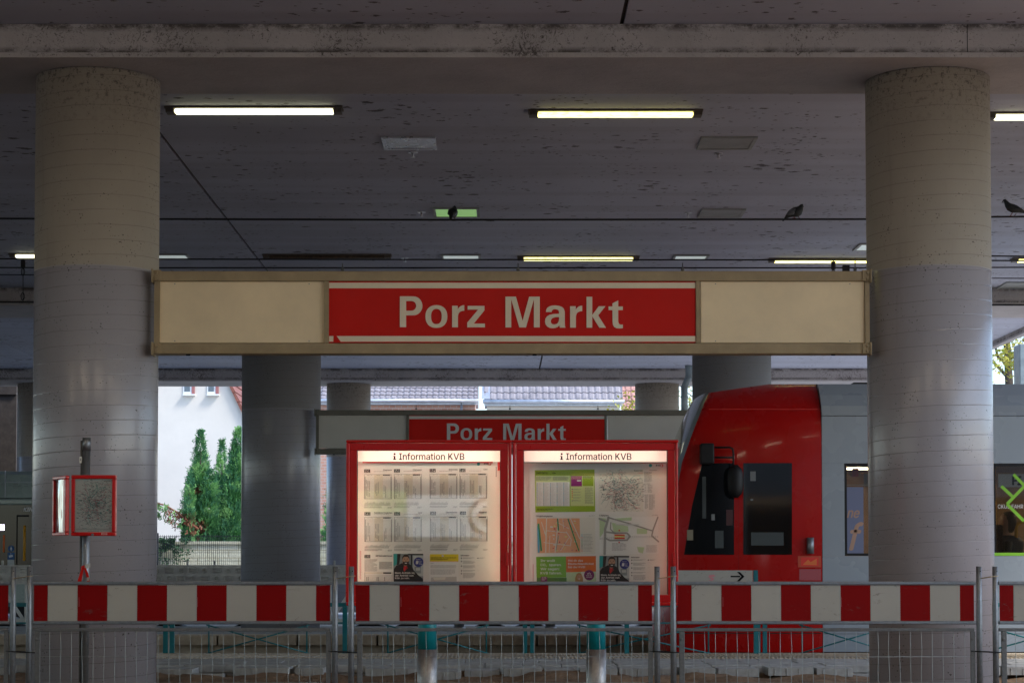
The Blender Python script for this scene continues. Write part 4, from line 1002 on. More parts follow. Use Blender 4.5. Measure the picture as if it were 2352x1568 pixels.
b = MB(); b.fq(233, 1223, 246, 1227, Yf - .001, M['whiteprint']); b.fq(233.8, 1223.8, 245.2, 1226.2, Yf - .002, M['casered']); part("sticker", b, M['whiteprint'], t)
# slanted side window
b = MB(); A_ = Vector((fx - .012, Yf + .01, 0)); B_ = Vector((lx, Yf + .24, 0)); dirv = (B_ - A_).normalized(); nrm = Vector((dirv.y, -dirv.x, 0)) * -1
def sidebar(u0, u1, z0, z1, d0=0.0, d1=.03, mb=None, m=None):
    pa = [A_ + dirv * u0 + nrm * d0, A_ + dirv * u1 + nrm * d0, A_ + dirv * u1 + nrm * d1, A_ + dirv * u0 + nrm * d1]
    (mb or b).hprism([(p.x, p.y) for p in pa], z0, z1, m)
LL = (B_ - A_).length
sidebar(0, LL, zt - g, zt - .003); sidebar(0, LL, zb + .003, zb + g); sidebar(0, .05, zb + g + .001, zt - g - .001); sidebar(LL - .03, LL, zb + g + .001, zt - g - .001)
sf = part("side_frame", b, M['casered'], t); bevel(sf, .005, 2)
b = MB(); sidebar(.05, LL - .03, zb + g, zt - g, .008, .014, b)
n = NT("wavy_foil"); n.col((.5, .5, .5)); n.rough(.12); n.b.inputs['Metallic'].default_value = .75; n.bump(n.noise(9, 2, .5, n.mapping((1, 1, .16))), 1.0, .06); M['foil'] = n.m
part("side_pane", b, M['foil'], sf)
q = P(195, 1500, Y); 
t = thing("post", "grey steel post carrying the small red map box", "post", (q.x, Y, -.17))
b = MB(); zt_ = P(0, 1005, Y).z; b.cyl(q.x, Y, -.17, zt_, .0275, 24); b.cyl(q.x, Y, zt_ - .09, zt_ + .001, .0295, 24); part("tube", b, M['galv'], t)
b = MB(); b.tube([(q.x - .036, Y, -.17), (q.x - .036, Y, zt_ - .02)], .0075, 10); part("conduit", b, M['galv_dull'], t)
b = MB(); b.fq(182.5, 1048, 187.5, 1063, Y - .046, M['map_pale']); b.fq(184, 1052, 186, 1058, Y - .0465, M['grayink']); part("sticker", b, M['map_pale'], t)
# red and white barrier tape knotted round the post
b = MB()
for i in range(24):
    a0 = 2 * math.pi * i / 24; a1 = 2 * math.pi * (i + 1) / 24; r = .0325
    z = P(0, 1301, Y).z; s0 = .012 * math.cos(a0); s1 = .012 * math.cos(a1)
    m = M['whiterefl'] if 18 <= i <= 23 or i < 2 else M['signred']
    b.add([(q.x + r * math.cos(a0), Y + r * math.sin(a0), z - .017 + s0), (q.x + r * math.cos(a1), Y + r * math.sin(a1), z - .017 + s1), (q.x + r * math.cos(a1), Y + r * math.sin(a1), z + .014 + s1), (q.x + r * math.cos(a0), Y + r * math.sin(a0), z + .014 + s0)], [(0, 1, 2, 3)], m)
for pts, m in (([(189, 1303), (184, 1315), (178, 1333), (184, 1350), (190, 1350), (187, 1333), (190, 1318), (193, 1303)], 'signred'), ([(193, 1304), (197, 1318), (200, 1332), (199, 1345), (205, 1345), (206, 1330), (202, 1315), (197, 1303)], 'signred')):
    pr = [P(x, y, Y - .04) for x, y in pts]; n2 = len(pr)
    b.add(pr + [p + Vector((0, .002, 0)) for p in pr], [tuple(range(n2)), tuple(range(2 * n2 - 1, n2 - 1, -1))], M[m])
b.fq(199.5, 1325, 205, 1333, Y - .0415, M['whiterefl'])
solo("barrier_tape", b, M['signred'], "red and white barrier tape knotted round the map box post", "tape")

# ================= teal railing on the platform edge =================
YR = 23.42
def railing(x0, x1, v0, v1, label):
    p = P((x0 + x1) / 2, 1500, YR)
    t = thing("railing", label, "railing", (p.x, YR, 0), "teal railings along the platform edge")
    b = MB(); b.fb(x0, 1383.5, x1, 1392.5, YR, .045); b.fb(x0 + 10.4, 1428, x1 - 10.4, 1431.5, YR + .01, .02); part("top_rail", b, M['teal'], t)
    for x in (x0, x1 - 10.2): b = MB(); b.fb(x, 1392.7, x + 10.2, 1500, YR, .045); part("post", b, M['teal'], t)
    b = MB()
    for x in (v0, v1): q = P(x, 1392.6, YR + .02); b.tube([(q.x, q.y, q.z), (q.x, q.y, 0)], .0085, 8)
    part("baluster", b, M['teal'], t)
    cx = (v0 + v1) / 2; dx = v1 - v0; k = 30 / 112.0
    b = MB()
    for s, yo in ((1, .008), (-1, .03)): hw = dx / 2 + 6; b.tube([P(cx - hw, 1467 - s * 33, YR + yo), P(cx + hw, 1467 + s * 33, YR + yo)], .0085, 8)
    part("cross_brace", b, M['teal'], t)
railing(-23, 385, 70, 292, "teal railing section mostly behind the left big pillar")
railing(389.4, 797, 480, 705, "teal railing section behind the left striped fence, conifers above it")
railing(801, 1211, 891, 1117, "teal railing section behind the left display case's post")
railing(1217.5, 1747, 1331, 1627, "longest teal railing section, between the display cases and the tram cab")
railing(1752, 2160, 1842, 2055, "teal railing section in front of the tram, ending behind the right pillar")
railing(2164.5, 2572, 2256, 2480, "teal railing section at the right edge in front of the tram's green stripe")
# direction sign
t = thing("direction_sign", "low white direction sign with a black arrow in front of the red tram", "sign", (P(1590, 1500, YR).x, YR - .1, 0))
b = MB(); b.fb(1447, 1309, 1729, 1372, YR - .16, .03)
for i, (a_, c_) in enumerate((((1678, 1323), (1700, 1323)),)): b.fline(*a_, *c_, 3.4, YR - .162, M['ink'])
b.fpoly([(1693, 1312.5), (1699, 1312.5), (1710, 1323), (1699, 1333.5), (1693, 1333.5), (1703, 1323)], YR - .163, M['ink'])
for x in (1602, 1712): b.fdisc(x, 1313, 1.4, 1.4, YR - .162, M['grayink'], 10)
b.fpoly([(1628, 1320), (1640, 1319), (1643, 1323), (1634, 1324), (1641, 1328), (1636, 1333), (1627, 1332), (1635, 1328), (1628, 1326)], YR - .162, M['pinkink'])
part("panel", b, M['whiterefl'], t)
for x in (1434, 1731): b = MB(); b.fb(x, 1308.5, x + 11, 1500, YR - .12, .05); part("post", b, M['teal'], t)

# ================= tram =================
TY = 25.0
M['tramred'] = plain("tram_red_paint", (.42, .004, .003), .25, 0, .02, .8, 0, .22, spec=.22)
M['tramwhite'] = plain("tram_pale_paint", (.28, .315, .345), .26, 0, .012, .5, 0, .5)
M['tramglass'] = plain("dark_cab_glass", (.005, .006, .007), .05, 0, 0, spec=.35)
M['windshield'] = plain('windscreen_glare', (.17, .20, .19), .08, 0, 0, spec=.7)  # pale base colour stands in for daylight mirrored in the windscreen
M['skirt'] = plain("dark_underframe", (.02, .02, .022), .7, 0, .2, 5)
M['limegreen'] = plain("lime_film", (.22, .52, .015), .4, 0, 0)
M['saloonglass'] = glass("saloon_glass", (.72, .72, .70), 1.0)
M['wood'] = plain("brown_interior", (.40, .25, .14), .6, 0, .2, 3)
M['seat'] = plain("dark_seat_cloth", (.05, .03, .03), .8, 0, .3, 14)
M['grab'] = plain("yellow_grab_rail", (.75, .38, .02), .35, 0, 0)
tram = thing("tram", "red and pale grey tram standing at the platform behind the right pillar", "tram", (P(1900, 1400, TY).x, TY + 1.32, -.235))
XS = P(1886.5, 1000, TY).x; zs = lambda y: P(0, y, TY).z
rowsT = [(1497, 1556, 0.0), (1450, 1553, 0), (1390, 1552, 0), (1300, 1554, 0), (1185, 1560, 0), (1115, 1570, 0), (1061, 1580, 0), (1007, 1599, 0), (975, 1611, .01), (944, 1623, .04), (922, 1632, .14), (901, 1641, .26), (890, 1715, .36), (882, 1775, .46)]
NN = 12
outer = []
for (y, x, ins) in rowsT:
    z = P(0, y, TY).z if ins < .1 else P(0, y, TY + ins).z
    xc = P(x, y, TY + ins).x; dep = .15
    ring = [(XS, TY + ins, z)]
    for i in range(NN + 1):
        a = -math.pi / 2 + math.pi * i / NN
        hy = 1.325 - ins
        ring.append((xc - dep * max(0, math.cos(a)) ** .6, TY + 1.325 + hy * math.sin(a), z))
    ring.append((XS, TY + 2.65 - ins, z)); outer.append(ring)
b = MB(); nR = len(outer[0]); base = 0
b.v = [Vector(p) for r in outer for p in r]
for j in range(len(outer) - 1):
    for k in range(nR - 1):
        y = rowsT[j][0]; nose = 1 <= k <= NN + 0 and 2 <= k <= NN - 1
        glassy = nose and 1185 >= y > 903
        b.f.append((j * nR + k, j * nR + k + 1, (j + 1) * nR + k + 1, (j + 1) * nR + k)[::-1]); b.m.append(M['windshield'] if glassy else None); b.sm.append(True)
b.f.append(tuple((len(outer) - 1) * nR + k for k in range(nR))[::-1]); b.m.append(None); b.sm.append(False)
cab = part("cab_body", b, M['tramred'], tram)
md = cab.modifiers.new("e", 'EDGE_SPLIT'); md.split_angle = R(38)
def side_poly(pts, dy, th, mat, name, parent=tram, label=None):
    b = MB(); q = [P(x, y, TY - dy) for x, y in pts]; b.prism([(v.x, v.z) for v in q][::-1], TY - dy, TY - dy + th, None)
    o = part(name, b, M[mat], parent, label); return o
w1 = side_poly([(1613, 1063), (1686, 1063), (1686, 1273), (1571.5, 1273), (1577, 1237), (1590, 1160)], .006, .004, 'tramglass', "side_window")
w2 = side_poly([(1707.5, 1063), (1819, 1063), (1819, 1273), (1707.5, 1273)], .006, .004, 'tramglass', "side_window")
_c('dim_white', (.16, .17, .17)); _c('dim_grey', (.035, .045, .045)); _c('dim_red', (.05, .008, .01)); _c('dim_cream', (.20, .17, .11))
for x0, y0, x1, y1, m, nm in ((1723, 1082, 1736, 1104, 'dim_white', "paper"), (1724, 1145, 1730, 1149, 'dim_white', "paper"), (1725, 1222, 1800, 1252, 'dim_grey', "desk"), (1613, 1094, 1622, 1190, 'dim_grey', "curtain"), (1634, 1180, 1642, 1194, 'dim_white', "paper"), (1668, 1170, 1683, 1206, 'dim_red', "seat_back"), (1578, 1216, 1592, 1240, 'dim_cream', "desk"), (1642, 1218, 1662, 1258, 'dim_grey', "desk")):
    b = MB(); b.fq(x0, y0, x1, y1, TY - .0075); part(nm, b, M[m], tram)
# crease line, door seam, sill shadow gap
b = MB(); b.fb(1628, 939, 1878, 940.2, TY - .004, .003); part("crease", b, M['redink'], tram)
b = MB(); b.fb(1556, 1452, 1886, 1454, TY - .003, .002); b.fb(1695.5, 1063, 1697, 1452, TY - .003, .002); part("panel_gap", b, M['rubber'], tram)
b = MB(); q = P(1860, 1234, TY); r2 = P(1860, 1271, TY); b.tube([(q.x, TY - .045, q.z), (r2.x, TY - .045, r2.z)], .045, 12); part("side_handle", b, M['galv'], tram)  # grey handle on the cab side, gives no light
b = MB(); b.fb(1833, 1276, 1886, 1302, TY - .006, .004); b.fb(1836, 1306, 1886, 1332, TY - .006, .004, M['stickerpink'])
b.fq(1840, 1279, 1880, 1299, TY - .0075, M['redink']); b.fpoly([(1844, 1296), (1856, 1284), (1862, 1290), (1876, 1282), (1876, 1297)], TY - .009, M['orange_print']); part("pictogram_sticker", b, M['stickerred'], tram)
# mirror and its bracket
b = MB(); b.fb(1610, 1017, 1641, 1065, TY - .22, .20); bevel(part("camera_housing", b, M['black'], tram), .02, 3)
b = MB()
for pts in ([(1641, 1027), (1676, 1027), (1683, 1031), (1684.5, 1040), (1684.5, 1108)], [(1641, 1050), (1683, 1050)]): b.tube([P(x, y, TY - .2) for x, y in pts], .012, 8)
ma = part("mirror_arm", b, M['black'], tram)
b = MB(); p = P(1689, 1105, TY - .22); prof = []
for i in range(9):
    zz = -1 + 2 * i / 8; rr = (1 - abs(zz) ** 4) ** .5 if abs(zz) < 1 else .25
    prof.append([(p.x + .095 * max(rr, .3) * math.cos(a * math.pi / 8), p.y + .07 * max(rr, .3) * math.sin(a * math.pi / 8), p.z + zz * .20) for a in range(16)])
b.loft(prof); part("mirror", b, M['black'], ma)
# pale saloon
XE = 17.0; zr = P(0, 880, TY + .40).z
def saloon(name, y0, y1, x0, x1, mat='tramwhite', d=0.0, th=.06, m2=None):
    b = MB(); b.box(x0, x1, TY + d, TY + d + th, P(0, y1, TY).z, P(0, y0, TY).z); return part(name, b, M[mat], tram)
X = lambda px: P(px, 1200, TY).x
saloon("side_panel", 1063.5, 955.6, XS + .006, XE); saloon("side_panel", 1454.2, 1276, XS + .006, XE); saloon("skirt", 1496, 1455.2, XS + .006, XE)
saloon("belt_gap", 955.4, 954.2, XS + .006, XE, 'rubber', .004); saloon("belt_gap", 1455.1, 1454.3, XS + .006, XE, 'rubber', .004)
b = MB(); za, zb_ = P(0, 954, TY).z, zr
pr = [(TY, za), (TY + .02, za + .12), (TY + .12, za + (zb_ - za) * .6), (TY + .30, zb_ - .02), (TY + .5, zb_), (TY + 2.15, zb_), (TY + 2.5, zb_ - .15), (TY + 2.65, za)]
n2 = len(pr); b.add([(XS + .006, y, z) for y, z in pr] + [(XE, y, z) for y, z in pr], [tuple(range(n2)), tuple(range(2 * n2 - 1, n2 - 1, -1))] + [(i, i + 1, i + 1 + n2, i + n2)[::-1] for i in range(n2 - 1)] + [(n2 - 1, 0, n2, 2 * n2 - 1)[::-1]])
roof = part("roof", b, M['tramwhite'], tram)
b = MB(); q = P(1976, 880, TY + 1.0); b.box(q.x - .12, q.x + .12, TY + .9, TY + 1.1, zr, zr + .06); bevel(part("antenna", b, M['black'], roof), .03, 3)
b = MB(); b.box(XS + .006, XE, TY + 2.58, TY + 2.65, P(0, 1496, TY).z, za - .002); part("far_side_panel", b, M['wood'], tram)
b = MB(); b.box(XS + .01, XE, TY + .061, TY + 2.57, P(0, 1400, TY).z - .03, P(0, 1400, TY).z); part("floor", b, M['skirt'], tram)
b = MB(); b.box(XS + .012, XS + .05, TY + .062, TY + 2.57, P(0, 1399, TY).z, za - .01); part("bulkhead", b, M['wood'], tram)
b = MB(); b.box(XS + .1, XE, TY + .062, TY + 2.57, P(0, 1062, TY).z, P(0, 1058, TY).z); part("inner_ceiling", b, M['wood'], tram)
M['saloonlamp'] = emit("saloon_lamp", (1, .80, .5), 9)
for x0 in (2.0, 5.0, 8.0, 11.0):
    b = MB(); b.box(X(1960) + x0 - 1.9, X(1960) + x0 - .6, TY + 1.2, TY + 1.34, P(0, 1066, TY).z, P(0, 1062.6, TY).z); part("saloon_light", b, M['saloonlamp'], tram)
win = [(1940, 2270), (2282, 2640), (2660, 3000)]
edges = [1887.5] + [e for w_ in win for e in w_] + [X]
xs = [XS + .006] + [X(e) for w_ in win for e in w_] + [XE]
for i in range(0, len(xs), 2): saloon("pillar_panel", 1275.8, 1063.7, xs[i], xs[i + 1])
for i, (a, c_) in enumerate(win):
    b = MB(); f_ = .03; zt1, zb1 = P(0, 1063.9, TY).z, P(0, 1275.6, TY).z; xa, xb = X(a) + .001, X(c_) - .001
    b.box(xa, xb, TY + .006, TY + .05, zt1 - f_, zt1); b.box(xa, xb, TY + .006, TY + .05, zb1, zb1 + f_); b.box(xa, xa + f_, TY + .006, TY + .05, zb1 + f_, zt1 - f_); b.box(xb - f_, xb, TY + .006, TY + .05, zb1 + f_, zt1 - f_)
    wf = part("window_frame", b, M['black'], tram)
    b = MB(); b.box(xa + f_, xb - f_, TY + .02, TY + .026, zb1 + f_, zt1 - f_); part("pane", b, M['saloonglass'], wf)
b = MB(); b.fb(2283, 1268.5, 2700, 1275.5, TY + .002, .004); part("lime_stripe", b, M['limegreen'], tram)
b = MB()
for i, (x0, y0, x1, y1) in enumerate(((2300, 1116, 2328, 1142), (2313, 1157, 2352, 1117), (2313, 1157, 2352, 1196), (2328, 1089, 2356, 1118), (2352, 1196, 2400, 1150))): b.fline(x0, y0, x1, y1, 7, TY + .0185 - i * .0006)
part("lime_graphic", b, M['limegreen'], tram)
b = MB(); b.fb(2293, 1088, 2390, 1118, TY + .034, .006); b.text("FI", 2326, 1113, TY + .032, 20, 2345, M['ink'], offset=.02); part("white_board", b, M['whiteprint'], tram)
b = MB(); b.text("CKUS.FAHR", 2292, 1167, TY + .0175, 9, 2350, M['whiteprint']); part("window_lettering", b, M['whiteprint'], tram)
b = MB(); b.fb(1944, 1118, 1984, 1270, TY + .013, .003)
b.text("ne", 1946, 1188, TY + .0125, 22, 1974, M['stickerorange'], shear=.3, offset=.01); b.text("f", 1952, 1262, TY + .0125, 60, 1982, M['stickerorange'], shear=.3, offset=.01)
_c('mirrored_adblue', (.15, .17, .27)); part("mirrored_advert", b, M['mirrored_adblue'], tram)  # reflection of a bluish poster, drawn as a flat sheet on the glass
b = MB(); b.fb(1958, 1075, 1972, 1094, TY + .6, .02, M['shirt']); b.fb(1984, 1088, 2012, 1116, TY + .6, .02, M['busgrey']); b.fb(1944, 1112, 2010, 1114, TY + .55, .02, M['buspale']); part("interior_notice", b, M['shirt'], tram)
for x in (1.4, 2.5, 4.2, 5.4, 6.5):
    b = MB(); q = X(1960) + x; b.box(q, q + .5, TY + .35, TY + 1.2, P(0, 1400, TY).z + .35, P(0, 1400, TY).z + .45); b.box(q + .44, q + .52, TY + .35, TY + 1.2, P(0, 1400, TY).z + .45, P(0, 1400, TY).z + 1.05); bevel(part("seat", b, M['seat'], tram), .03, 2)
for px in (2345, 2200): b = MB(); q = X(px); b.tube([(q, TY + 1.3, P(0, 1400, TY).z), (q, TY + 1.3, P(0, 1063, TY).z)], .02, 10); part("grab_pole", b, M['grab'], tram)
b = MB(); q = P(2338, 1215, TY + .5); b.tube([(q.x - .02, TY + .5, q.z - .25), (q.x - .02, TY + .5, q.z + .02), (q.x, TY + .5, q.z + .07), (q.x + .07, TY + .5, q.z + .1), (q.x + .14, TY + .5, q.z + .07), (q.x + .16, TY + .5, q.z - .25)], .022, 10); part("grab_loop", b, M['grab'], tram)
for x in (X(1690), X(1780), 7.4, 9.4, 12.5):
    b = MB(); b.tube([(x, TY + .55, -.235 + .33), (x, TY + .69, -.235 + .33)], .33, 28); b.tube([(x, TY + 1.98, -.235 + .33), (x, TY + 2.12, -.235 + .33)], .33, 28); part("wheelset", b, M['rail'], tram)
b = MB(); b.box(X(1600), XE, TY + .12, TY + 2.5, -.05, .12); part("underframe", b, M['skirt'], tram)

# passenger at the tram window, seen from behind through the glass
b = MB(); hx, hz, yy = P(2316, 1200, TY + .45).x, P(2316, 1200, TY + .45).z, TY + .55
def er(cx, cy, z, rx, ry, n=18): return [(cx + rx * math.cos(2 * math.pi * i / n), cy + ry * math.sin(2 * math.pi * i / n), z) for i in range(n)]
fl = P(0, 1400, TY).z
prof = [(hz - .72, .17, .14, 0), (hz - .55, .18, .14, 0), (hz - .38, .20, .13, 0), (hz - .25, .215, .12, 0), (hz - .19, .19, .10, 0), (hz - .155, .09, .075, -.01), (hz - .12, .058, .06, -.015), (hz - .08, .065, .085, -.02), (hz - .03, .078, .098, -.02), (hz + .03, .082, .10, -.01), (hz + .08, .074, .088, 0), (hz + .115, .045, .055, 0), (hz + .125, .01, .01, 0)]
rr = [er(hx + o, yy, z, a, c_) for z, a, c_, o in prof]; b.loft(rr, M['jacket']); 
for i in range(len(b.f)):
    zmean = sum(b.v[k].z for k in b.f[i]) / len(b.f[i])
    if zmean > hz - .16: b.m[i] = M['skin_dark']
for s in (-1, 1): b.tube([(hx - .02, yy + s * .17, hz - .24), (hx - .05, yy + s * .21, hz - .46), (hx - .22, yy + s * .15, hz - .56), (hx - .38, yy + s * .08, hz - .55)], [.055, .047, .038, .03], 10, M['jacket'])
for s in (-1, 1): b.tube([(hx, yy + s * .09, hz - .72), (hx - .42, yy + s * .1, hz - .70), (hx - .46, yy + s * .1, fl + .08), (hx - .58, yy + s * .1, fl + .04)], [.085, .065, .05, .04], 10, M['jacket'])
ps = thing("person", "passenger with dark hair and dark jacket seated behind the tram's right window", "person", (hx, yy, fl))
part("body", b, M['jacket'], ps)
b = MB(); b.loft([er(hx + .03, yy, hz + z, a, c_) for z, a, c_ in ((-.12, .04, .05), (-.08, .075, .088), (-.02, .092, .104), (.05, .095, .108), (.10, .085, .095), (.135, .05, .06), (.145, .01, .01))], M['hair']); part("hair", b, M['hair'], ps)

# ================= pigeons =================
M['pig_dark'] = plain("dark_feathers", (.012, .016, .016), .5, 0, .3, 20); M['pig_grey'] = plain("grey_feathers", (.10, .105, .115), .6, 0, .2, 20); M['pig_leg'] = plain("red_leg", (.16, .04, .03), .6, 0, 0)
def pigeon(conv, st, wing, legs, beak, label, yaw=0, wings=None):
    Yp = 22.5; k = conv
    b = MB(); pts = [P(*k(x, y), Yp) for x, y, r, w in st]; rings = []
    for i, (x, y, r, w) in enumerate(st):
        t_ = (pts[min(i + 1, len(pts) - 1)] - pts[max(i - 1, 0)]).normalized(); nn = Vector((-t_.z, 0, t_.x))
        sc_ = (P(*k(x + 100, y), Yp) - P(*k(x, y), Yp)).x / 100
        rings.append([pts[i] + nn * (r * sc_ * math.cos(2 * math.pi * q / 16)) + Vector((0, w * sc_ * math.sin(2 * math.pi * q / 16), 0)) for q in range(16)])
    b.loft(rings)
    c0 = sum(pts, Vector()) / len(pts); foot = P(*k(*legs[0][-1]), Yp)
    t = thing("pigeon", label, "bird", (foot.x, Yp, foot.z), "pigeons sitting on the wire")
    body = part("body", b, M['pig_dark'], t)
    for s in (-1, 1):
        b = MB(); q = [P(*k(x, y), Yp) for x, y in wing]; cc = sum(q, Vector()) / len(q); n_ = len(q); sc_ = (P(*k(100, 0), Yp) - P(*k(0, 0), Yp)).x / 100
        off = max(w for _, _, _, w in st) * sc_ * .80
        ring0 = [Vector((v.x, Yp + s * off * .55, v.z)) for v in q]; ring1 = [Vector((cc.x + (v.x - cc.x) * .75, Yp + s * off * 1.12, cc.z + (v.z - cc.z) * .75)) for v in q]
        b.add(ring0 + ring1 + [Vector((cc.x, Yp + s * off * 1.28, cc.z))], [(i, (i + 1) % n_, n_ + (i + 1) % n_, n_ + i) for i in range(n_)] + [(n_ + i, n_ + (i + 1) % n_, 2 * n_) for i in range(n_)], None, True)
        part("wing", b, M['pig_grey'] if yaw == 0 and wings != 'dark' else M['pig_dark'], t)
    for s, lg in zip((-1, 1), legs):
        b = MB(); b.tube([Vector((v.x, Yp + s * .018, v.z)) for v in (P(*k(x, y), Yp) for x, y in lg)], .0045, 6)
        e = P(*k(*lg[-1]), Yp)
        for dx_ in (-.022, .0, .022): b.tube([(e.x, Yp + s * .018, e.z), (e.x + dx_, Yp + s * .018 - .012, e.z - .006)], .003, 5)
        part("leg", b, M['pig_leg'], t)
    b = MB(); q = [P(*k(x, y), Yp) for x, y in beak]; b.tube(q, [.009, .006, .0015], 8); part("beak", b, M['pig_dark'], t)
    if yaw: t.rotation_euler[2] = yaw
    return t
KA = lambda x, y: ((2900 + x / 13.07) / 1.63265, (730 + y / 13.07) / 1.63265)
hunch = [(455, 1300, 22, 45), (600, 1150, 62, 80), (720, 1030, 120, 120), (850, 930, 185, 165), (990, 880, 235, 200), (1120, 850, 262, 215), (1225, 790, 250, 200), (1300, 700, 185, 160), (1350, 610, 125, 115), (1385, 545, 95, 88), (1430, 505, 62, 62), (1465, 490, 22, 25)]
wingA = [(620, 1000), (720, 820), (900, 680), (1080, 640), (1150, 720), (1100, 900), (1000, 1020), (820, 1040), (700, 1040)]
legA = [[(1020, 1080), (1010, 1160)], [(1240, 1060), (1290, 1150)]]
pigeon(KA, hunch, wingA, legA, [(1440, 560), (1465, 580), (1490, 608)], "grey pigeon hunched on the wire left of the right big pillar")
KC = lambda x, y: ((3720 + x / 15.68) / 1.63265, (720 + y / 15.68) / 1.63265)
tall = [(2330, 1290, 30, 60), (2100, 1235, 55, 80), (1882, 1170, 85, 100), (1650, 1090, 150, 150), (1420, 1010, 225, 200), (1200, 960, 265, 215), (1030, 880, 240, 195), (920, 760, 185, 150), (850, 640, 140, 110), (800, 560, 112, 92), (745, 500, 92, 84), (690, 490, 62, 60), (650, 500, 20, 24)]
wingC = [(1900, 1130), (1600, 930), (1300, 790), (1050, 800), (930, 900), (1000, 1050), (1200, 1160), (1500, 1200), (1800, 1200)]
pigeon(KC, tall, wingC, [[(1180, 1240), (1060, 1415)], [(1450, 1250), (1320, 1415)]], [(660, 545), (620, 575), (580, 605)], "dark pigeon standing upright at the right edge, facing left", wings='dark')
KB = lambda x, y: (KA(x, y)[0] - 786.5, KA(x, y)[1] + 1.5)
pigeon(KB, hunch, wingA, [[(1090, 1080), (1090, 1160)], [(1170, 1060), (1170, 1160)]], [(1440, 560), (1465, 580), (1490, 608)], "round dark pigeon seen end-on in front of the green hatch", yaw=R(78))

# ================= beyond the tracks =================
M['plastic'] = plain("grey_white_plastic", (.60, .59, .55), .55, 0, .18, 6)
M['plasticdark'] = plain("plastic_recess", (.30, .29, .26), .6, 0, .2, 6)
# plastic site barriers
YP = 35.0
def barrier(x0):
    w = 272; a = P(x0, 1432, YP); c_ = P(x0 + w, 1297, YP)
    t = thing("plastic_barrier", "x", "barrier", ((a.x + c_.x) / 2, YP, -.02), "pale plastic site barriers in a row")
    b = MB(); kx = F / YP
    def circ(cx, cy, r, n=16): return [(cx + r * math.cos(2 * math.pi * i / n), cy + r * math.sin(2 * math.pi * i / n)) for i in range(n)]
    b.fb(x0, 1297, x0 + w, 1301.5, YP - .012, .064); b.fb(x0, 1301.7, x0 + w, 1341, YP, .04)
    # embossed rims: round and rectangular dishes stand out of the board
    for row, y in ((0, 1310), (1, 1327.5)):
        for i in range(10):
            x = x0 + 14 + i * 27.3
            if (i + row) % 2 == 0:
                for q in range(16):
                    a0, a1 = 2 * math.pi * q / 16, 2 * math.pi * (q + 1) / 16
                    o = [P(x + r * math.cos(w_), y + r * math.sin(w_), YP - d) for r, d in ((5.6, 0), (4.6, .04), (3.4, .001)) for w_ in (a0, a1)]
                    b.add(o, [(0, 1, 3, 2), (2, 3, 5, 4)])
            else:
                o = [P(x + sx * hx_, y + sy * hy_, YP - d) for hx_, hy_, d in ((10.8, 5.8, 0), (9.6, 4.8, .04), (8.2, 3.4, .001)) for sx, sy in ((-1, -1), (1, -1), (1, 1), (-1, 1))]
                b.add(o, [(4 * l + i_, 4 * l + (i_ + 1) % 4, 4 * (l + 1) + (i_ + 1) % 4, 4 * (l + 1) + i_) for l in range(2) for i_ in range(4)])
    b.fb(x0, 1341.2, x0 + 12, 1420, YP, .04); b.fb(x0 + w - 12, 1341.2, x0 + w, 1420, YP, .04); b.fb(x0, 1420.2, x0 + w, 1432, YP, .04)
    n_ = 4; s_ = (w - 24) / n_
    for i in range(n_):
        xa = x0 + 12 + i * s_
        p_ = [P(*q, YP + .006) for q in (((xa, 1341.5), (xa + 9, 1341.5), (xa + s_, 1419.8), (xa + s_ - 9, 1419.8)) if i % 2 else ((xa + s_ - 9, 1341.5), (xa + s_, 1341.5), (xa + 9, 1419.8), (xa, 1419.8)))]
        b.prism([(v.x, v.z) for v in p_][::-1], YP + .006, YP + .03)
        if i: b.fb(xa - 3, 1341.2, xa + 3, 1420, YP + .001, .036)
    bevel(part("board", b, M['plastic'], t), .006, 2)
    for i in range(4): b = MB(); b.fb(x0 + 18 + i * 63, 1286.5, x0 + 22 + i * 63, 1297, YP + .01, .03); part("peg", b, M['plastic'], t)
    for x in (x0 + 45, x0 + w - 45):
        b = MB(); q = P(x, 1432, YP); b.prism([(q.x - .26, -.02), (q.x + .26, -.02), (q.x + .16, q.z - .002), (q.x - .16, q.z - .002)][::-1], YP - .2, YP + .2); part("foot", b, M['black'], t)
    return t
b0 = barrier(347); b0["label"] = "pale plastic barrier under the conifers, left of the dark pillar"; st = 275 * YP / F
for k, l in ((-1, "pale plastic barrier hidden by the left big pillar"), (-2, "pale plastic barrier in front of the bus at the left edge"), (1, "pale plastic barrier between the dark pillar and the display cases"), (2, "pale plastic barrier behind the left display case"), (3, "pale plastic barrier behind the gap of the two display cases"), (4, "pale plastic barrier seen last before the tram's nose")):
    clone(b0, b0.location + Vector((st * k, 0, 0)), None, l)
for px, l in ((1055, "grey steel post foot seen between the two striped fences' rails, left one"), (1264, "grey steel post foot seen under the striped board, right of the reddish one")):
    b = MB(); q = P(px, 1440, 30.6); b.cyl(q.x, q.y, .046, 1.0, .075, 16); b.cyl(q.x, q.y, .046, .1, .09, 16); solo("steel_post", b, M['galv'], l, "post", "short steel posts on the far platform")

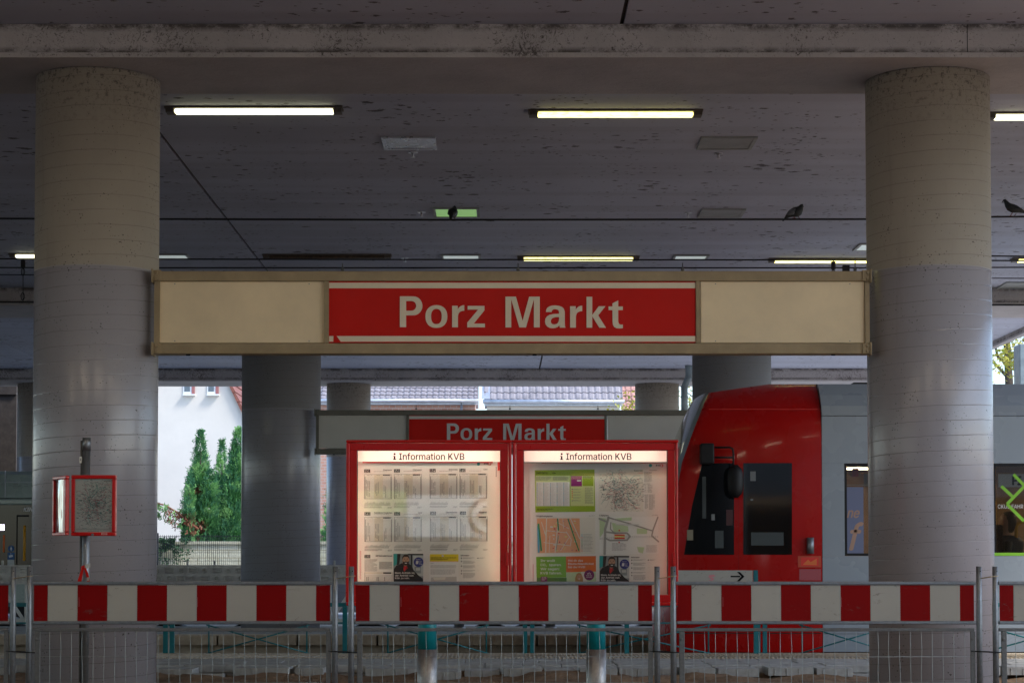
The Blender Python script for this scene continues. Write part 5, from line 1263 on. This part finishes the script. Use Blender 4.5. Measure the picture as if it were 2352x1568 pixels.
# wire mat fence
YM = 50.0; M['anthracite'] = plain("anthracite_metal", (.03, .035, .045), .5, .3, .1, 6)
def mat_fence(x0, x1, label):
    q = P((x0 + x1) / 2, 1300, YM); t = thing("mesh_fence", label, "fence", (q.x, YM, -.06), "dark mesh fence sections by the garden wall")
    b = MB(); q = P(x0, 1228, YM); q1 = P(x1, 1228, YM); b.box(q.x - .035, q.x + .035, YM - .03, YM + .03, -.06, q.z + .05); part("post", b, M['anthracite'], t)
    b = MB(); x = q.x + .08
    while x < q1.x: b.box(x - .005, x + .005, YM - .004, YM + .004, 0, q.z); x += .05
    z = q.z - .03
    while z > 0:
        for yy in (-.012, .008): b.box(q.x, q1.x, YM + yy, YM + yy + .006, z - .005, z + .005)
        z -= .2
    part("wire_panel", b, M['anthracite'], t); return t
mf = mat_fence(361, 596, "mesh fence section in front of the conifers"); w_ = P(596, 0, YM).x - P(361, 0, YM).x
for k, l in ((1, "mesh fence section behind the dark pillar's right side"), (2, "mesh fence section behind the left display case"), (-1, "mesh fence section behind the left big pillar"), (3, "mesh fence section behind the right display case")): clone(mf, mf.location + Vector((w_ * k, 0, 0)), None, l)

# garden wall
n = NT("sandstone_wall"); br = n.t.nodes.new("ShaderNodeTexBrick"); n.t.links.new(n.mapping((1, 1, 1)), br.inputs[0])
mp = n.t.nodes.new("ShaderNodeCombineXYZ"); o = n.sep(); n.t.links.new(o[0], mp.inputs[0]); n.t.links.new(o[2], mp.inputs[1]); n.t.links.new(mp.outputs[0], br.inputs[0])
br.inputs['Color1'].default_value = (.60, .61, .47, 1); br.inputs['Color2'].default_value = (.70, .70, .55, 1); br.inputs['Mortar'].default_value = (.42, .40, .28, 1)
br.inputs['Scale'].default_value = 1.0; br.inputs['Brick Width'].default_value = .52; br.inputs['Row Height'].default_value = .19; br.inputs['Mortar Size'].default_value = .014
n.col(n.mix(n.ramp(n.noise(3, 6, .7), .45, .7, 0, .5), br.outputs[0], (.30, .30, .17))); n.rough(.9); n.bump(n.noise(9, 5), .5, .03); M['garden'] = n.m
b = MB(); q = P(347, 1249, 51.6); b.box(P(-60, 1100, 51.6).x, P(1300, 1100, 51.6).x, 51.6, 51.95, -.1, q.z); b.box(P(-60, 1100, 51.6).x, P(1300, 1100, 51.6).x, 51.55, 52.0, q.z + .001, q.z + .07)
solo("garden_wall", b, M['garden'], "pale yellowish stone wall behind the mesh fence", "wall")

# ---------- leaves ----------
def leafmat(name, a, c, tr=.25):
    n = NT(name); n.col(n.mix(n.ramp(n.noise(2.2, 4, .6), .35, .65), a, c)); n.rough(.6); n.b.inputs['Specular IOR Level'].default_value = .3; return n.m
M['thuja_a'] = leafmat("conifer_green", (.03, .12, .04), (.10, .28, .08)); M['thuja_b'] = leafmat("conifer_light_green", (.13, .34, .09), (.24, .46, .16)); M['thuja_c'] = leafmat("conifer_blue_green", (.04, .16, .07), (.10, .28, .13)); M['brownleaf'] = leafmat("dead_brown_foliage", (.10, .035, .02), (.26, .11, .06))
M['bark'] = plain("bark", (.06, .045, .035), .9, 0, .3, 6, .5)
M['yellowleaf'] = leafmat("spring_leaves", (.42, .36, .04), (.62, .58, .12)); M['yellowleaf2'] = leafmat("spring_leaves_green", (.22, .28, .03), (.42, .44, .08)); M['ivyleaf'] = leafmat("ivy_leaf", (.012, .05, .02), (.05, .13, .05))
def spray(b, p, d, L, w, m, rnd):
    """a flat scale-leaf frond: four leaflets on one short twig"""
    s = d.cross(Vector((rnd.uniform(-1, 1), rnd.uniform(-1, 1), rnd.uniform(-.3, .3)))).normalized()
    for k in range(3):
        a = p + d * (L * k / 3); e = a + (d + s * rnd.uniform(.3, .8) * (1 if k % 2 else -1)).normalized() * L * .6
        n_ = d.cross(s).normalized() * 0 + s
        b.add([a - n_ * w * .3, a + n_ * w * .3, e + n_ * w * .5, e - n_ * w * .5], [(0, 1, 2, 3)], m)
def conifer(px, ytop, wpx, Y, label, seed, n=4200, brown=None, lobes=7):
    rnd = random.Random(seed); base = P(px, 1305, Y); top = P(px, ytop, Y); Hh = top.z + .06; Rr = wpx / 2 * Y / F
    t = thing("conifer", label, "tree", (base.x, Y, -.06), "green conifers behind the mesh fence")
    b = MB(); b.tube([(base.x, Y, -.06), (base.x + .03, Y, Hh * .5), (base.x, Y, Hh * .9)], [.10, .06, .015], 8)
    for i in range(14):
        z = Hh * (.12 + .055 * i); a = rnd.uniform(0, 6.28); r = Rr * .6 * (1 - z / Hh * .7); b.tube([(base.x, Y, z), (base.x + r * math.cos(a), Y + r * math.sin(a), z + r * .9)], [.022, .006], 5)
    part("trunk", b, M['bark'], t)
    b = MB(); plumes = [(0, 0, .02, 1.0, .62)]
    for i in range(lobes * 3):       # upright plumes of different height make the ragged outline
        a = rnd.uniform(0, 6.28); z0 = rnd.uniform(0, .55); q = rnd.uniform(.25, .72) * (1 - z0 * .75)
        plumes.append((q * math.cos(a), q * math.sin(a), z0, min(.97, z0 + rnd.uniform(.22, .42)), rnd.uniform(.31, .50)))
    wt = [(pl[3] - pl[2]) * pl[4] for pl in plumes]
    for pl in rnd.choices(plumes, wt, k=n):
        cx, cy, z0, z1, pr_ = pl
        v = rnd.random() ** .85; z = (z0 + (z1 - z0) * v) * Hh + .05
        rp = Rr * pr_ * (min(1, (1 - v) * 2.6 + .03) ** .8) * (.85 + .25 * mn.noise(Vector((cx * 9, v * 5, seed)))) * (.6 + .4 * min(1, v * 5))
        a = rnd.uniform(0, 6.28); u = rnd.random() ** .3; r = rp * u
        p = Vector((base.x + Rr * cx * (1 + .15 * v) + r * math.cos(a), Y + Rr * cy + r * math.sin(a), z))
        if rnd.random() < .03: p += Vector((math.cos(a), math.sin(a), .6)) * rnd.uniform(.03, .11)
        d = Vector((math.cos(a) * .5 + cx * .2, math.sin(a) * .5, rnd.uniform(.45, 1.2))).normalized()
        cl = mn.noise(p * 2.6) + (v - .5) * .35 + rnd.uniform(-.12, .12)
        m = M['thuja_a'] if cl < -.06 else (M['thuja_b'] if cl > .2 else M['thuja_c'])
        for (bx, by, br_) in (brown or ()):
            q = P(bx, by, Y)
            if (p.x - q.x) ** 2 + (p.z - q.z) ** 2 < (br_ * Y / F) ** 2 and a > 3.0 and rnd.random() < .85: m = M['brownleaf']
        spray(b, p, d, rnd.uniform(.06, .13), rnd.uniform(.016, .032), m, rnd)
    part("crown", b, M['thuja_a'], t); return t
c1 = conifer(459, 1000, 104, 54.6, "tall pointed conifer nearest the white house wall, brown patches low down", 3, 12000, [(462, 1214, 16), (459, 1130, 10)])
conifer(508, 1024, 84, 56.2, "dark conifer squeezed between two taller ones", 5, 7000)
conifer(547, 996, 122, 54.9, "broad conifer touching the dark pillar's left edge", 8, 14000)
conifer(765, 1090, 90, 55.2, "conifer peeking out between dark pillar and far pillar", 12, 4500)
conifer(610, 1040, 110, 55.5, "conifer hidden behind the dark pillar", 14, 900)
conifer(434, 1092, 36, 54.0, "low conifer at the left foot of the group", 21, 1600, [(440, 1200, 16)])
# bent dying branch reaching left
rnd = random.Random(4); b = MB(); pts = [P(x, y, 54.0 - i * .05) for i, (x, y) in enumerate(((455, 1215), (430, 1196), (405, 1175), (380, 1160), (350, 1152), (320, 1160)))]
b.tube(pts, [.04, .033, .028, .022, .016, .008], 6, M['brownleaf'])
for i in range(250):
    k = rnd.random() * (len(pts) - 1.01); a = int(k); p = pts[a].lerp(pts[a + 1], k - a) + Vector((rnd.gauss(0, .08), rnd.gauss(0, .12), rnd.uniform(-.34, .08)))
    spray(b, p, Vector((rnd.uniform(-.6, .3), rnd.uniform(-.3, .3), rnd.uniform(-1, -.1))).normalized(), rnd.uniform(.08, .15), .04, M['brownleaf'] if rnd.random() < (.55 if k < 3 else .12) else (M['thuja_b'] if rnd.random() < .5 else M['thuja_a']), rnd)
ob = make("hanging_branch", b, M['bark'], c1.location); ob.parent = c1; ob["label"] = "half brown branch hanging out to the left"
# ivy
b = MB(); rnd = random.Random(9)
for i in range(1700):
    x = rnd.triangular(352, 445, 375); y = 1236 + abs(rnd.gauss(0, 22)) if rnd.random() < .8 else rnd.uniform(1232, 1295)
    if mn.noise(Vector((x * .06, y * .05, 0))) < -.15: continue
    p = P(x, y, 51.5 - rnd.uniform(0, .12)); d = Vector((rnd.uniform(-1, 1), -.4, rnd.uniform(-1, .6))).normalized(); s = Vector((rnd.uniform(-1, 1), rnd.uniform(-.4, .2), rnd.uniform(-1, 1))).normalized()
    b.add([p, p + d * .035 + s * .022, p + d * .065, p + d * .035 - s * .022], [(0, 1, 2, 3)])
solo("ivy", b, M['ivyleaf'], "dark ivy spilling over the pale garden wall left of the conifers", "ivy", kind="stuff")

# ---------- houses ----------
M['render'] = plain("white_render", (.72, .67, .60), .85, 0, .05, .8)
n = NT("pink_brick"); br = n.t.nodes.new("ShaderNodeTexBrick"); mp = n.t.nodes.new("ShaderNodeCombineXYZ"); o = n.sep(); n.t.links.new(o[0], mp.inputs[0]); n.t.links.new(o[2], mp.inputs[1]); n.t.links.new(mp.outputs[0], br.inputs[0])
br.inputs['Color1'].default_value = (.46, .22, .16, 1); br.inputs['Color2'].default_value = (.56, .30, .22, 1); br.inputs['Mortar'].default_value = (.5, .42, .36, 1); br.inputs['Scale'].default_value = 1; br.inputs['Brick Width'].default_value = .25; br.inputs['Row Height'].default_value = .12; br.inputs['Mortar Size'].default_value = .012
n.col(br.outputs[0]); n.rough(.85); M['brick'] = n.m
M['tile'] = plain("glazed_grey_tile", (.31, .285, .305), .3, 0, .22, 2.2, 0, .2); M['tilered'] = plain("red_tile", (.26, .085, .055), .6, 0, .25, 3); M['tilepink'] = plain("pink_tile", (.55, .30, .26), .7, 0, .2, 3)
M['tilebutt'] = plain('shaded_tile_edge', (.06, .05, .055), .9, 0, .2, 6); M['zinc'] = plain("zinc", (.55, .58, .64), .35, .5, .15, 4); M['pvc'] = plain("white_frame", (.8, .8, .82), .4, 0, 0); M['winglass'] = plain("window_glass", (.10, .13, .16), .06, 0, 0); M['shutter'] = plain("pink_shutter", (.34, .13, .12), .6, 0, .1)  # dark tile edge colour paints the shadow line under each tile row
def tiled(b, x0, x1, y0, z0, tw, row, slope, nrow, amp, m=None):
    """wavy pantile rows climbing away from the eaves"""
    ns = 8; n_ = int((x1 - x0) / tw * ns)
    for r_i in range(nrow):
        ya = y0 + math.cos(slope) * row * r_i; za = z0 + math.sin(slope) * row * r_i
        yb = ya + math.cos(slope) * (row + .05); zb = za + math.sin(slope) * (row + .05)
        base = len(b.v)
        for i in range(n_ + 1):
            ph = (i / ns) % 1.0; h = amp * (math.sin(ph * 2 * math.pi) * .6 + .4 * math.sin(ph * 4 * math.pi + .6)); x = x0 + i * tw / ns + (tw * .5 if False else 0)
            b.v += [Vector((x, ya, za + h - .03)), Vector((x, ya, za + h + .03)), Vector((x, yb, zb + h - .0))]
        for i in range(n_):
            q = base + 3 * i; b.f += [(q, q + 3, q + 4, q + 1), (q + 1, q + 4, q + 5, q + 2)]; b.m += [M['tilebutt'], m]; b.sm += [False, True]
# white gable house
YG = 62.0; t = thing("house", "white rendered house gable with two small windows, behind the conifers", "house", (P(450, 1305, YG).x, YG + 3, -.06))
b = MB(); g = [P(x, y, YG) for x, y in ((335, 1300), (335, 940), (354, 880), (400, 760), (440, 700), (480, 760), (525, 880), (556, 945), (580, 1000), (580, 1300))]
b.prism([(v.x, max(v.z, -.06)) for v in g][::-1], YG, YG + 7); part("wall", b, M['render'], t)
b = MB()
for s in (((580, 1000), (556, 945), (525, 880), (480, 760), (440, 700)), ((335, 940), (354, 880), (400, 760), (440, 700))):
    for i in range(len(s) - 1):
        a, c_ = P(*s[i], YG), P(*s[i + 1], YG); d = (c_ - a); L_ = d.length; d.normalize(); o_ = Vector((-d.z, 0, d.x)) * (-.06 if s[0][0] > 400 else .06)
        k = 0
        while k < L_:
            p0 = a + d * k; p1 = a + d * min(L_, k + .30); b.add([p0 - o_ * .2 + Vector((0, -.12, 0)), p1 - o_ * .2 + Vector((0, -.10, 0)), p1 + o_ * 1.1 + Vector((0, -.10, 0)), p0 + o_ * 1.5 + Vector((0, -.12, 0)), p0 - o_ * .2 + Vector((0, 7, 0)), p1 - o_ * .2 + Vector((0, 7, 0)), p1 + o_ * 1.1 + Vector((0, 7, 0)), p0 + o_ * 1.5 + Vector((0, 7, 0))], [(0, 1, 2, 3), (3, 2, 6, 7), (0, 4, 5, 1), (4, 7, 6, 5), (1, 5, 6, 2), (0, 3, 7, 4)]); k += .31
part("roof", b, M['tilered'], t)
for x0 in (421, 476):
    b = MB(); b.fb(x0, 862, x0 + 19, 904, YG - .03, .05); b.fb(x0 - 1.5, 904.5, x0 + 26, 908, YG - .14, .16); wf = part("window", b, M['pvc'], t)
    b = MB(); b.fb(x0 + 2.5, 864, x0 + 15.5, 899, YG - .036, .004); part("pane", b, M['winglass'], wf); b = MB(); b.fb(x0 + 19.3, 860, x0 + 26, 904, YG - .05, .05); part("shutter", b, M['shutter'], wf)
# tiled house left
def thouse(px0, px1, Y, ygut, tw, row, slope, label, wall):
    a = P(px0, ygut, Y); c_ = P(px1, ygut, Y); t = thing("house", label, "house", ((a.x + c_.x) / 2, Y + 4, -.06))
    zg = a.z
    b = MB(); b.box(a.x + .1, c_.x - .1, Y + .35, Y + 8, -.06, zg - .05); part("wall", b, wall, t)
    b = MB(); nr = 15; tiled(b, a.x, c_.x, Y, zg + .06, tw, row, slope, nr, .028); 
    yy, zz = Y + math.cos(slope) * row * nr, zg + math.sin(slope) * row * nr
    b.add([(a.x, Y, zg + .02), (c_.x, Y, zg + .02), (c_.x, yy, zz), (a.x, yy, zz), (a.x, yy, zg), (c_.x, yy, zg)], [(0, 1, 2, 3), (3, 2, 5, 4)])
    rf = part("roof", b, M['tile'], t)
    b = MB(); b.tube([(a.x - .05, Y - .07, zg), (c_.x + .05, Y - .07, zg)], .075, 10); b.box(a.x, c_.x, Y + .06, Y + .34, zg - .14, zg - .02); part("gutter", b, M['zinc'], rf)
    return t, a, c_, zg
t, a, c_, zg = thouse(520, 1097, 83.0, 920, .24, .34, R(31), "brick house with wavy grey roof tiles above the smaller sign's left half", M['brick'])
b = MB(); q = P(1060, 920, 83); b.tube([(q.x, 83.1, zg - .05), (q.x, 83.1, 0)], .05, 8); part("downpipe", b, M['zinc'], t)
t, a, c_, zg = thouse(1112, 1431, 76.0, 922, .245, .36, R(50), "house with larger steep grey roof tiles above the smaller sign's right half", M['render'])
b = MB(); b.add([(a.x - .1, 76.0, zg + .1), (a.x + .22, 75.96, zg + .1), (a.x + .22, 81, zg + 5.2), (a.x - .1, 81, zg + 5.2)], [(0, 1, 2, 3)]); part("valley_flashing", b, M['zinc'], t)
for x in (940, 1062, 1182): pass
# pink roofed building slope
b = MB(); q = P(1428, 960, 80); b.box(q.x, P(1540, 1100, 80).x, 80, 86, -.06, q.z); t = thing("house", "building with pinkish tiles just left of the far right pillar", "house", (q.x + 1, 83, -.06)); part("wall", b, M['brick'], t)
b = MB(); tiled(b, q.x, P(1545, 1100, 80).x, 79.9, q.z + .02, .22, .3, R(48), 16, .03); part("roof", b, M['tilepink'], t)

# ---------- trees with young leaves ----------
def young_tree(px, Y, zc, Rr, label, seed, nleaf, h=None):
    rnd = random.Random(seed); x = (px - VX) * Y / F
    t = thing("leafy_tree", label, "tree", (x, Y, -.06), "trees with yellow-green spring leaves")
    b = MB(); b.tube([(x, Y, -.06), (x + .1, Y, zc * .4), (x - .1, Y, zc)], [.22, .17, .10], 10); tips = []
    def grow(p, d, L, r, k):
        q = p + d * L; mid = p + d * L * .5 + Vector((rnd.uniform(-1, 1), rnd.uniform(-1, 1), rnd.uniform(-1, 1))) * L * .07
        b.tube([p, mid, q], [r, r * .8, r * .6], 5); tips.append(q); tips.append(mid)
        if k: 
            for _ in range(3): grow(q, (d + Vector((rnd.uniform(-.9, .9), rnd.uniform(-.9, .9), rnd.uniform(-.5, .8)))).normalized(), L * .68, r * .55, k - 1)
    for i in range(9):
        a = i * 2.4; grow(Vector((x, Y, zc * (.55 + .05 * i))), Vector((math.cos(a), math.sin(a), rnd.uniform(.15, .9))).normalized(), Rr * .45, .05, 3)
    part("trunk", b, M['bark'], t)
    b = MB()
    for i in range(nleaf):
        p = rnd.choice(tips) + Vector((rnd.gauss(0, .22), rnd.gauss(0, .22), rnd.gauss(0, .2)))
        d = Vector((rnd.uniform(-1, 1), rnd.uniform(-1, 1), rnd.uniform(-1, .5))).normalized(); s = d.cross(Vector((rnd.uniform(-1, 1), rnd.uniform(-1, 1), 1))).normalized(); L = rnd.uniform(.08, .15)
        b.add([p, p + d * L * .5 + s * L * .35, p + d * L, p + d * L * .5 - s * L * .35], [(0, 1, 2, 3)], M['yellowleaf'] if rnd.random() < .7 else M['yellowleaf2'])
    part("crown", b, M['yellowleaf'], t)
young_tree(2325, 58, 7.4, 4.4, "yellow-green spring tree seen above the tram at the right edge", 2, 24000)
young_tree(1650, 66, 6.8, 3.1, "sparse spring tree behind the bent drain pipe", 6, 5200)

# bent drain pipe
b = MB(); Yd = 42.9; b.tube([P(x, y, Yd) for x, y in ((1583, 800), (1582, 862), (1581, 868), (1574, 884), (1572, 889), (1571.5, 1500))], [.072] * 6, 16)
for y in (866, 886, 910): b.tube([P(1582 if y < 880 else 1572, y, Yd), P(1582 if y < 880 else 1572, y + 3, Yd)], .082, 16)
b.tube([P(1582, 840, Yd), P(1582, 845, Yd)], .08, 16)
M['pipe'] = plain("grey_green_pipe", (.22, .27, .28), .45, 0, .2, 6); solo("drain_pipe", b, M['pipe'], "grey-green drain pipe with a bend beside the second row pillar", "pipe")
# slim column at the deck's right edge, dark wall at the left
b = MB(); q = P(2343, 900, 41.5); b.box(q.x, q.x + .5, 41.5, 42.0, -.02, ZC + .3); bevel(solo("square_column", b, M['pipe'], "dark square column behind the tram at the right edge", "column"), .02, 2)
b = MB(); q = P(38, 900, 46.5); b.box(-24, q.x, 46.5, 47.0, -.06, ZC); b.box(-24, q.x, 46.44, 46.499, P(0, 902, 46.5).z, P(0, 906, 46.5).z); solo("dark_wall", b, M['recess'], "dark concrete wall behind the bus at the left edge", "wall")

# ================= bus =================
YU = 40.0; M['busgreen'] = plain("bus_pale_green", (.34, .42, .38), .3, 0, .06, 1.2, 0, .4)
bus = thing("bus", "pale green-grey bus with dark windows, mostly hidden by the left big pillar", "bus", (P(-160, 1305, YU).x, YU + 1.25, -.02))
x0, x1 = P(-620, 1100, YU).x, P(250, 1100, YU).x; zz = lambda y: P(0, y, YU).z
b = MB(); pr = [(YU + .02, zz(1143)), (YU + .05, zz(1110)), (YU + .16, zz(1088)), (YU + .34, zz(1080)), (YU + 2.1, zz(1080)), (YU + 2.4, zz(1095)), (YU + 2.5, zz(1143))]
n2 = len(pr)
for a, c_ in ((x0, P(10.6, 1100, YU).x), (P(11.6, 1100, YU).x, x1)): b.add([(a, y, z) for y, z in pr] + [(c_, y, z) for y, z in pr], [tuple(range(n2)), tuple(range(2 * n2 - 1, n2 - 1, -1))] + [(i, i + 1, i + 1 + n2, i + n2)[::-1] for i in range(n2 - 1)] + [(n2 - 1, 0, n2, 2 * n2 - 1)[::-1]])
part("roof", b, M['busgreen'], bus)
b = MB(); b.box(x0, x1, YU + .06, YU + 2.44, zz(1144.5), zz(1143.2)); part("panel_gap", b, M['rubber'], bus)
b = MB(); b.box(x0, x1, YU, YU + 2.5, zz(1158.5), zz(1144.6)); b.box(x0, x1, YU, YU + 2.5, .28, zz(1330)); bevel(part("body", b, M['busgreen'], bus), .03, 2)
b = MB(); b.fb(11.2, 1080.5, 11.8, 1143, YU + .0, .03); b.fq(11.4, 1106, 250, 1107, YU + .048, M['zinc']); part("seam", b, M['zinc'], bus)
b = MB(); b.box(x0 + .02, x1 - .02, YU + .02, YU + 2.48, zz(1329.8), zz(1158.8)); part("window_band", b, M['tramglass'], bus)
b = MB(); b.fb(38, 1182, 65, 1300, YU + .012, .006); b.fb(41, 1186, 160, 1300, YU + .008, .003, M['tramglass']); part("door", b, M['black'], bus)
for x, m in ((54, 'grab'), (56.6, 'grab')): b = MB(); b.tube([P(x + 1, 1206, YU - .01), P(x, 1287, YU - .01)], .011, 8); part("grab_pole", b, M[m], bus)
b = MB(); b.tube([P(9, 1228, YU + .01), P(8.6, 1268, YU + .01)], .018, 8); part("grab_pole", b, M['orange_print'], bus)
b = MB(); b.text("KINDER", 54, 1173, YU + .015, 8, 98, M['whiteprint'], shear=.25, offset=.02); part("lettering", b, M['whiteprint'], bus)
_c('signblue', (.01, .10, .30))
b = MB(); b.fdisc(25.5, 1259, 7.2, 7.2, YU + .013, M['signblue']); b.fdisc(25.5, 1254.6, 1.2, 1.2, YU + .011, M['whiteprint'], 10); b.fpoly([(24, 1256), (27, 1256), (28, 1261), (26.4, 1261), (26.4, 1265), (24.6, 1265), (24.6, 1261), (23, 1261)], YU + .011, M['whiteprint'])
b.fq(17.5, 1268, 33, 1284, YU + .013, M['signblue']); b.fpoly([(20, 1275), (29, 1273), (30, 1278), (21, 1280)], YU + .011, M['whiteprint']); b.fline(25, 1269, 25, 1275, 1, YU + .010, M['whiteprint'])
part("pictograms", b, M['signblue'], bus)
b = MB(); b.fq(17, 1285, 33, 1300, YU + .013, M['buspale']); part("notice", b, M['buspale'], bus)
M['display'] = emit("bus_display", (.75, .65, 1.0), 3)
b = MB(); b.fq(0.5, 1204, 5.5, 1217, YU + .013); b.fq(7, 1204, 10, 1217, YU + .013); part("display", b, M['display'], bus)
b = MB(); _s = [(30, 1119, 42), (30, 1123, 48), (30, 1127, 44), (55, 1119, 64), (55, 1124, 64)]
for xa, ya, xb in _s: b.fq(xa, ya - 8, xb, ya - 7, YU + .03, M['grayink'])
part("small_print", b, M['grayink'], bus)
for x in (x0 + 1.5, x1 - 1.6):
    b = MB(); b.tube([(x, YU + .02, .46), (x, YU + .3, .46)], .48, 28); part("wheel", b, M['rubber'], bus)

# ================= shop front across the street, behind the camera =================
YS = -17.0
shop = thing("shop_building", "low shop building across the street, its sign mirrored in the display case glass", "building", (0, YS - 2, -.16))
b = MB(); b.box(-22, 18, YS - 6, YS, -.16, .5); b.box(-22, 18, YS - 6, YS, 3.3, 7.5); 
for x in (-22, -12, -7.2, 1.2, 6, 12, 17.5): b.box(x, x + .5, YS - 6, YS, .501, 3.299)
part("wall", b, M['render'], shop)
b = MB(); b.box(-21.5, 17.5, YS - 5.9, YS - 5.8, .501, 3.299); part("shop_interior", b, M['wood'], shop)
M['shoplight'] = emit("shop_ceiling_light", (1.0, .74, .45), 1.0)
for i in range(7): b = MB(); b.box(-20 + i * 5.4, -17 + i * 5.4, YS - 3, YS - 2.4, 3.2, 3.24); part("ceiling_light", b, M['shoplight'], shop)
def ftext(b, s, x0, x1, zb, cap, m, off=.01):
    vs_, fs = glyphs(s, off); hv, _ = glyphs("H", off); hh = max(v[1] for v in hv); a0 = min(v[0] for v in vs_); a1 = max(v[0] for v in vs_)
    b.add([(x0 - (x - a0) / (a1 - a0) * (x0 - x1), YS + .03, zb + y * cap / hh) for x, y in vs_], fs, m)
def wq(b, x0, x1, z0, z1, dy, m): b.add([(x0, YS + dy, z0), (x1, YS + dy, z0), (x1, YS + dy, z1), (x0, YS + dy, z1)], [(0, 1, 2, 3)], m)
M['backlit'] = emit('backlit_white_sign', (.92, .97, 1.0), 1.5); M['backlit_lime'] = emit('backlit_lime_sign', (.55, .8, .2), 1.2); M['backlit_pale'] = emit('backlit_pale_sign', (.9, .9, .8), .5)
b = MB(); wq(b, -2.16, -.28, 1.70, 2.68, .01, M['backlit']); ftext(b, "Servicecenter", -.82, -1.98, 2.09, .19, M['grayink'])
def half(r, dy, m):
    b.add([(-.282, YS + dy, 2.18 + r)] + [(-.282 - r * math.sin(i * math.pi / 20), YS + dy, 2.18 + r * math.cos(i * math.pi / 20)) for i in range(1, 20)] + [(-.282, YS + dy, 2.18 - r)], [tuple(range(21))], m)
half(.46, .02, M['redink']); half(.35, .025, M['backlit'])
b.add([(x, YS + .032, z) for x, z in ((-.56, 2.18), (-.34, 2.42), (-.283, 2.42), (-.283, 1.94), (-.34, 1.94))], [tuple(range(5))], M['redink'])
ftext(b, "KVB", -1.25, -1.5, 1.82, .1, M['ink']); part("window_sign", b, M['whiteprint'], shop)
b = MB(); wq(b, -3.34, -2.17, 2.27, 2.78, .01, M['backlit_lime']); ftext(b, "LOTTO", -2.45, -3.25, 2.4, .26, M['magenta']); wq(b, -3.34, -2.17, 1.75, 2.26, .01, M['backlit_pale']); ftext(b, "Tabak", -2.53, -3.24, 2.05, .18, M['grayink']); part("window_sign", b, M['lime'], shop)
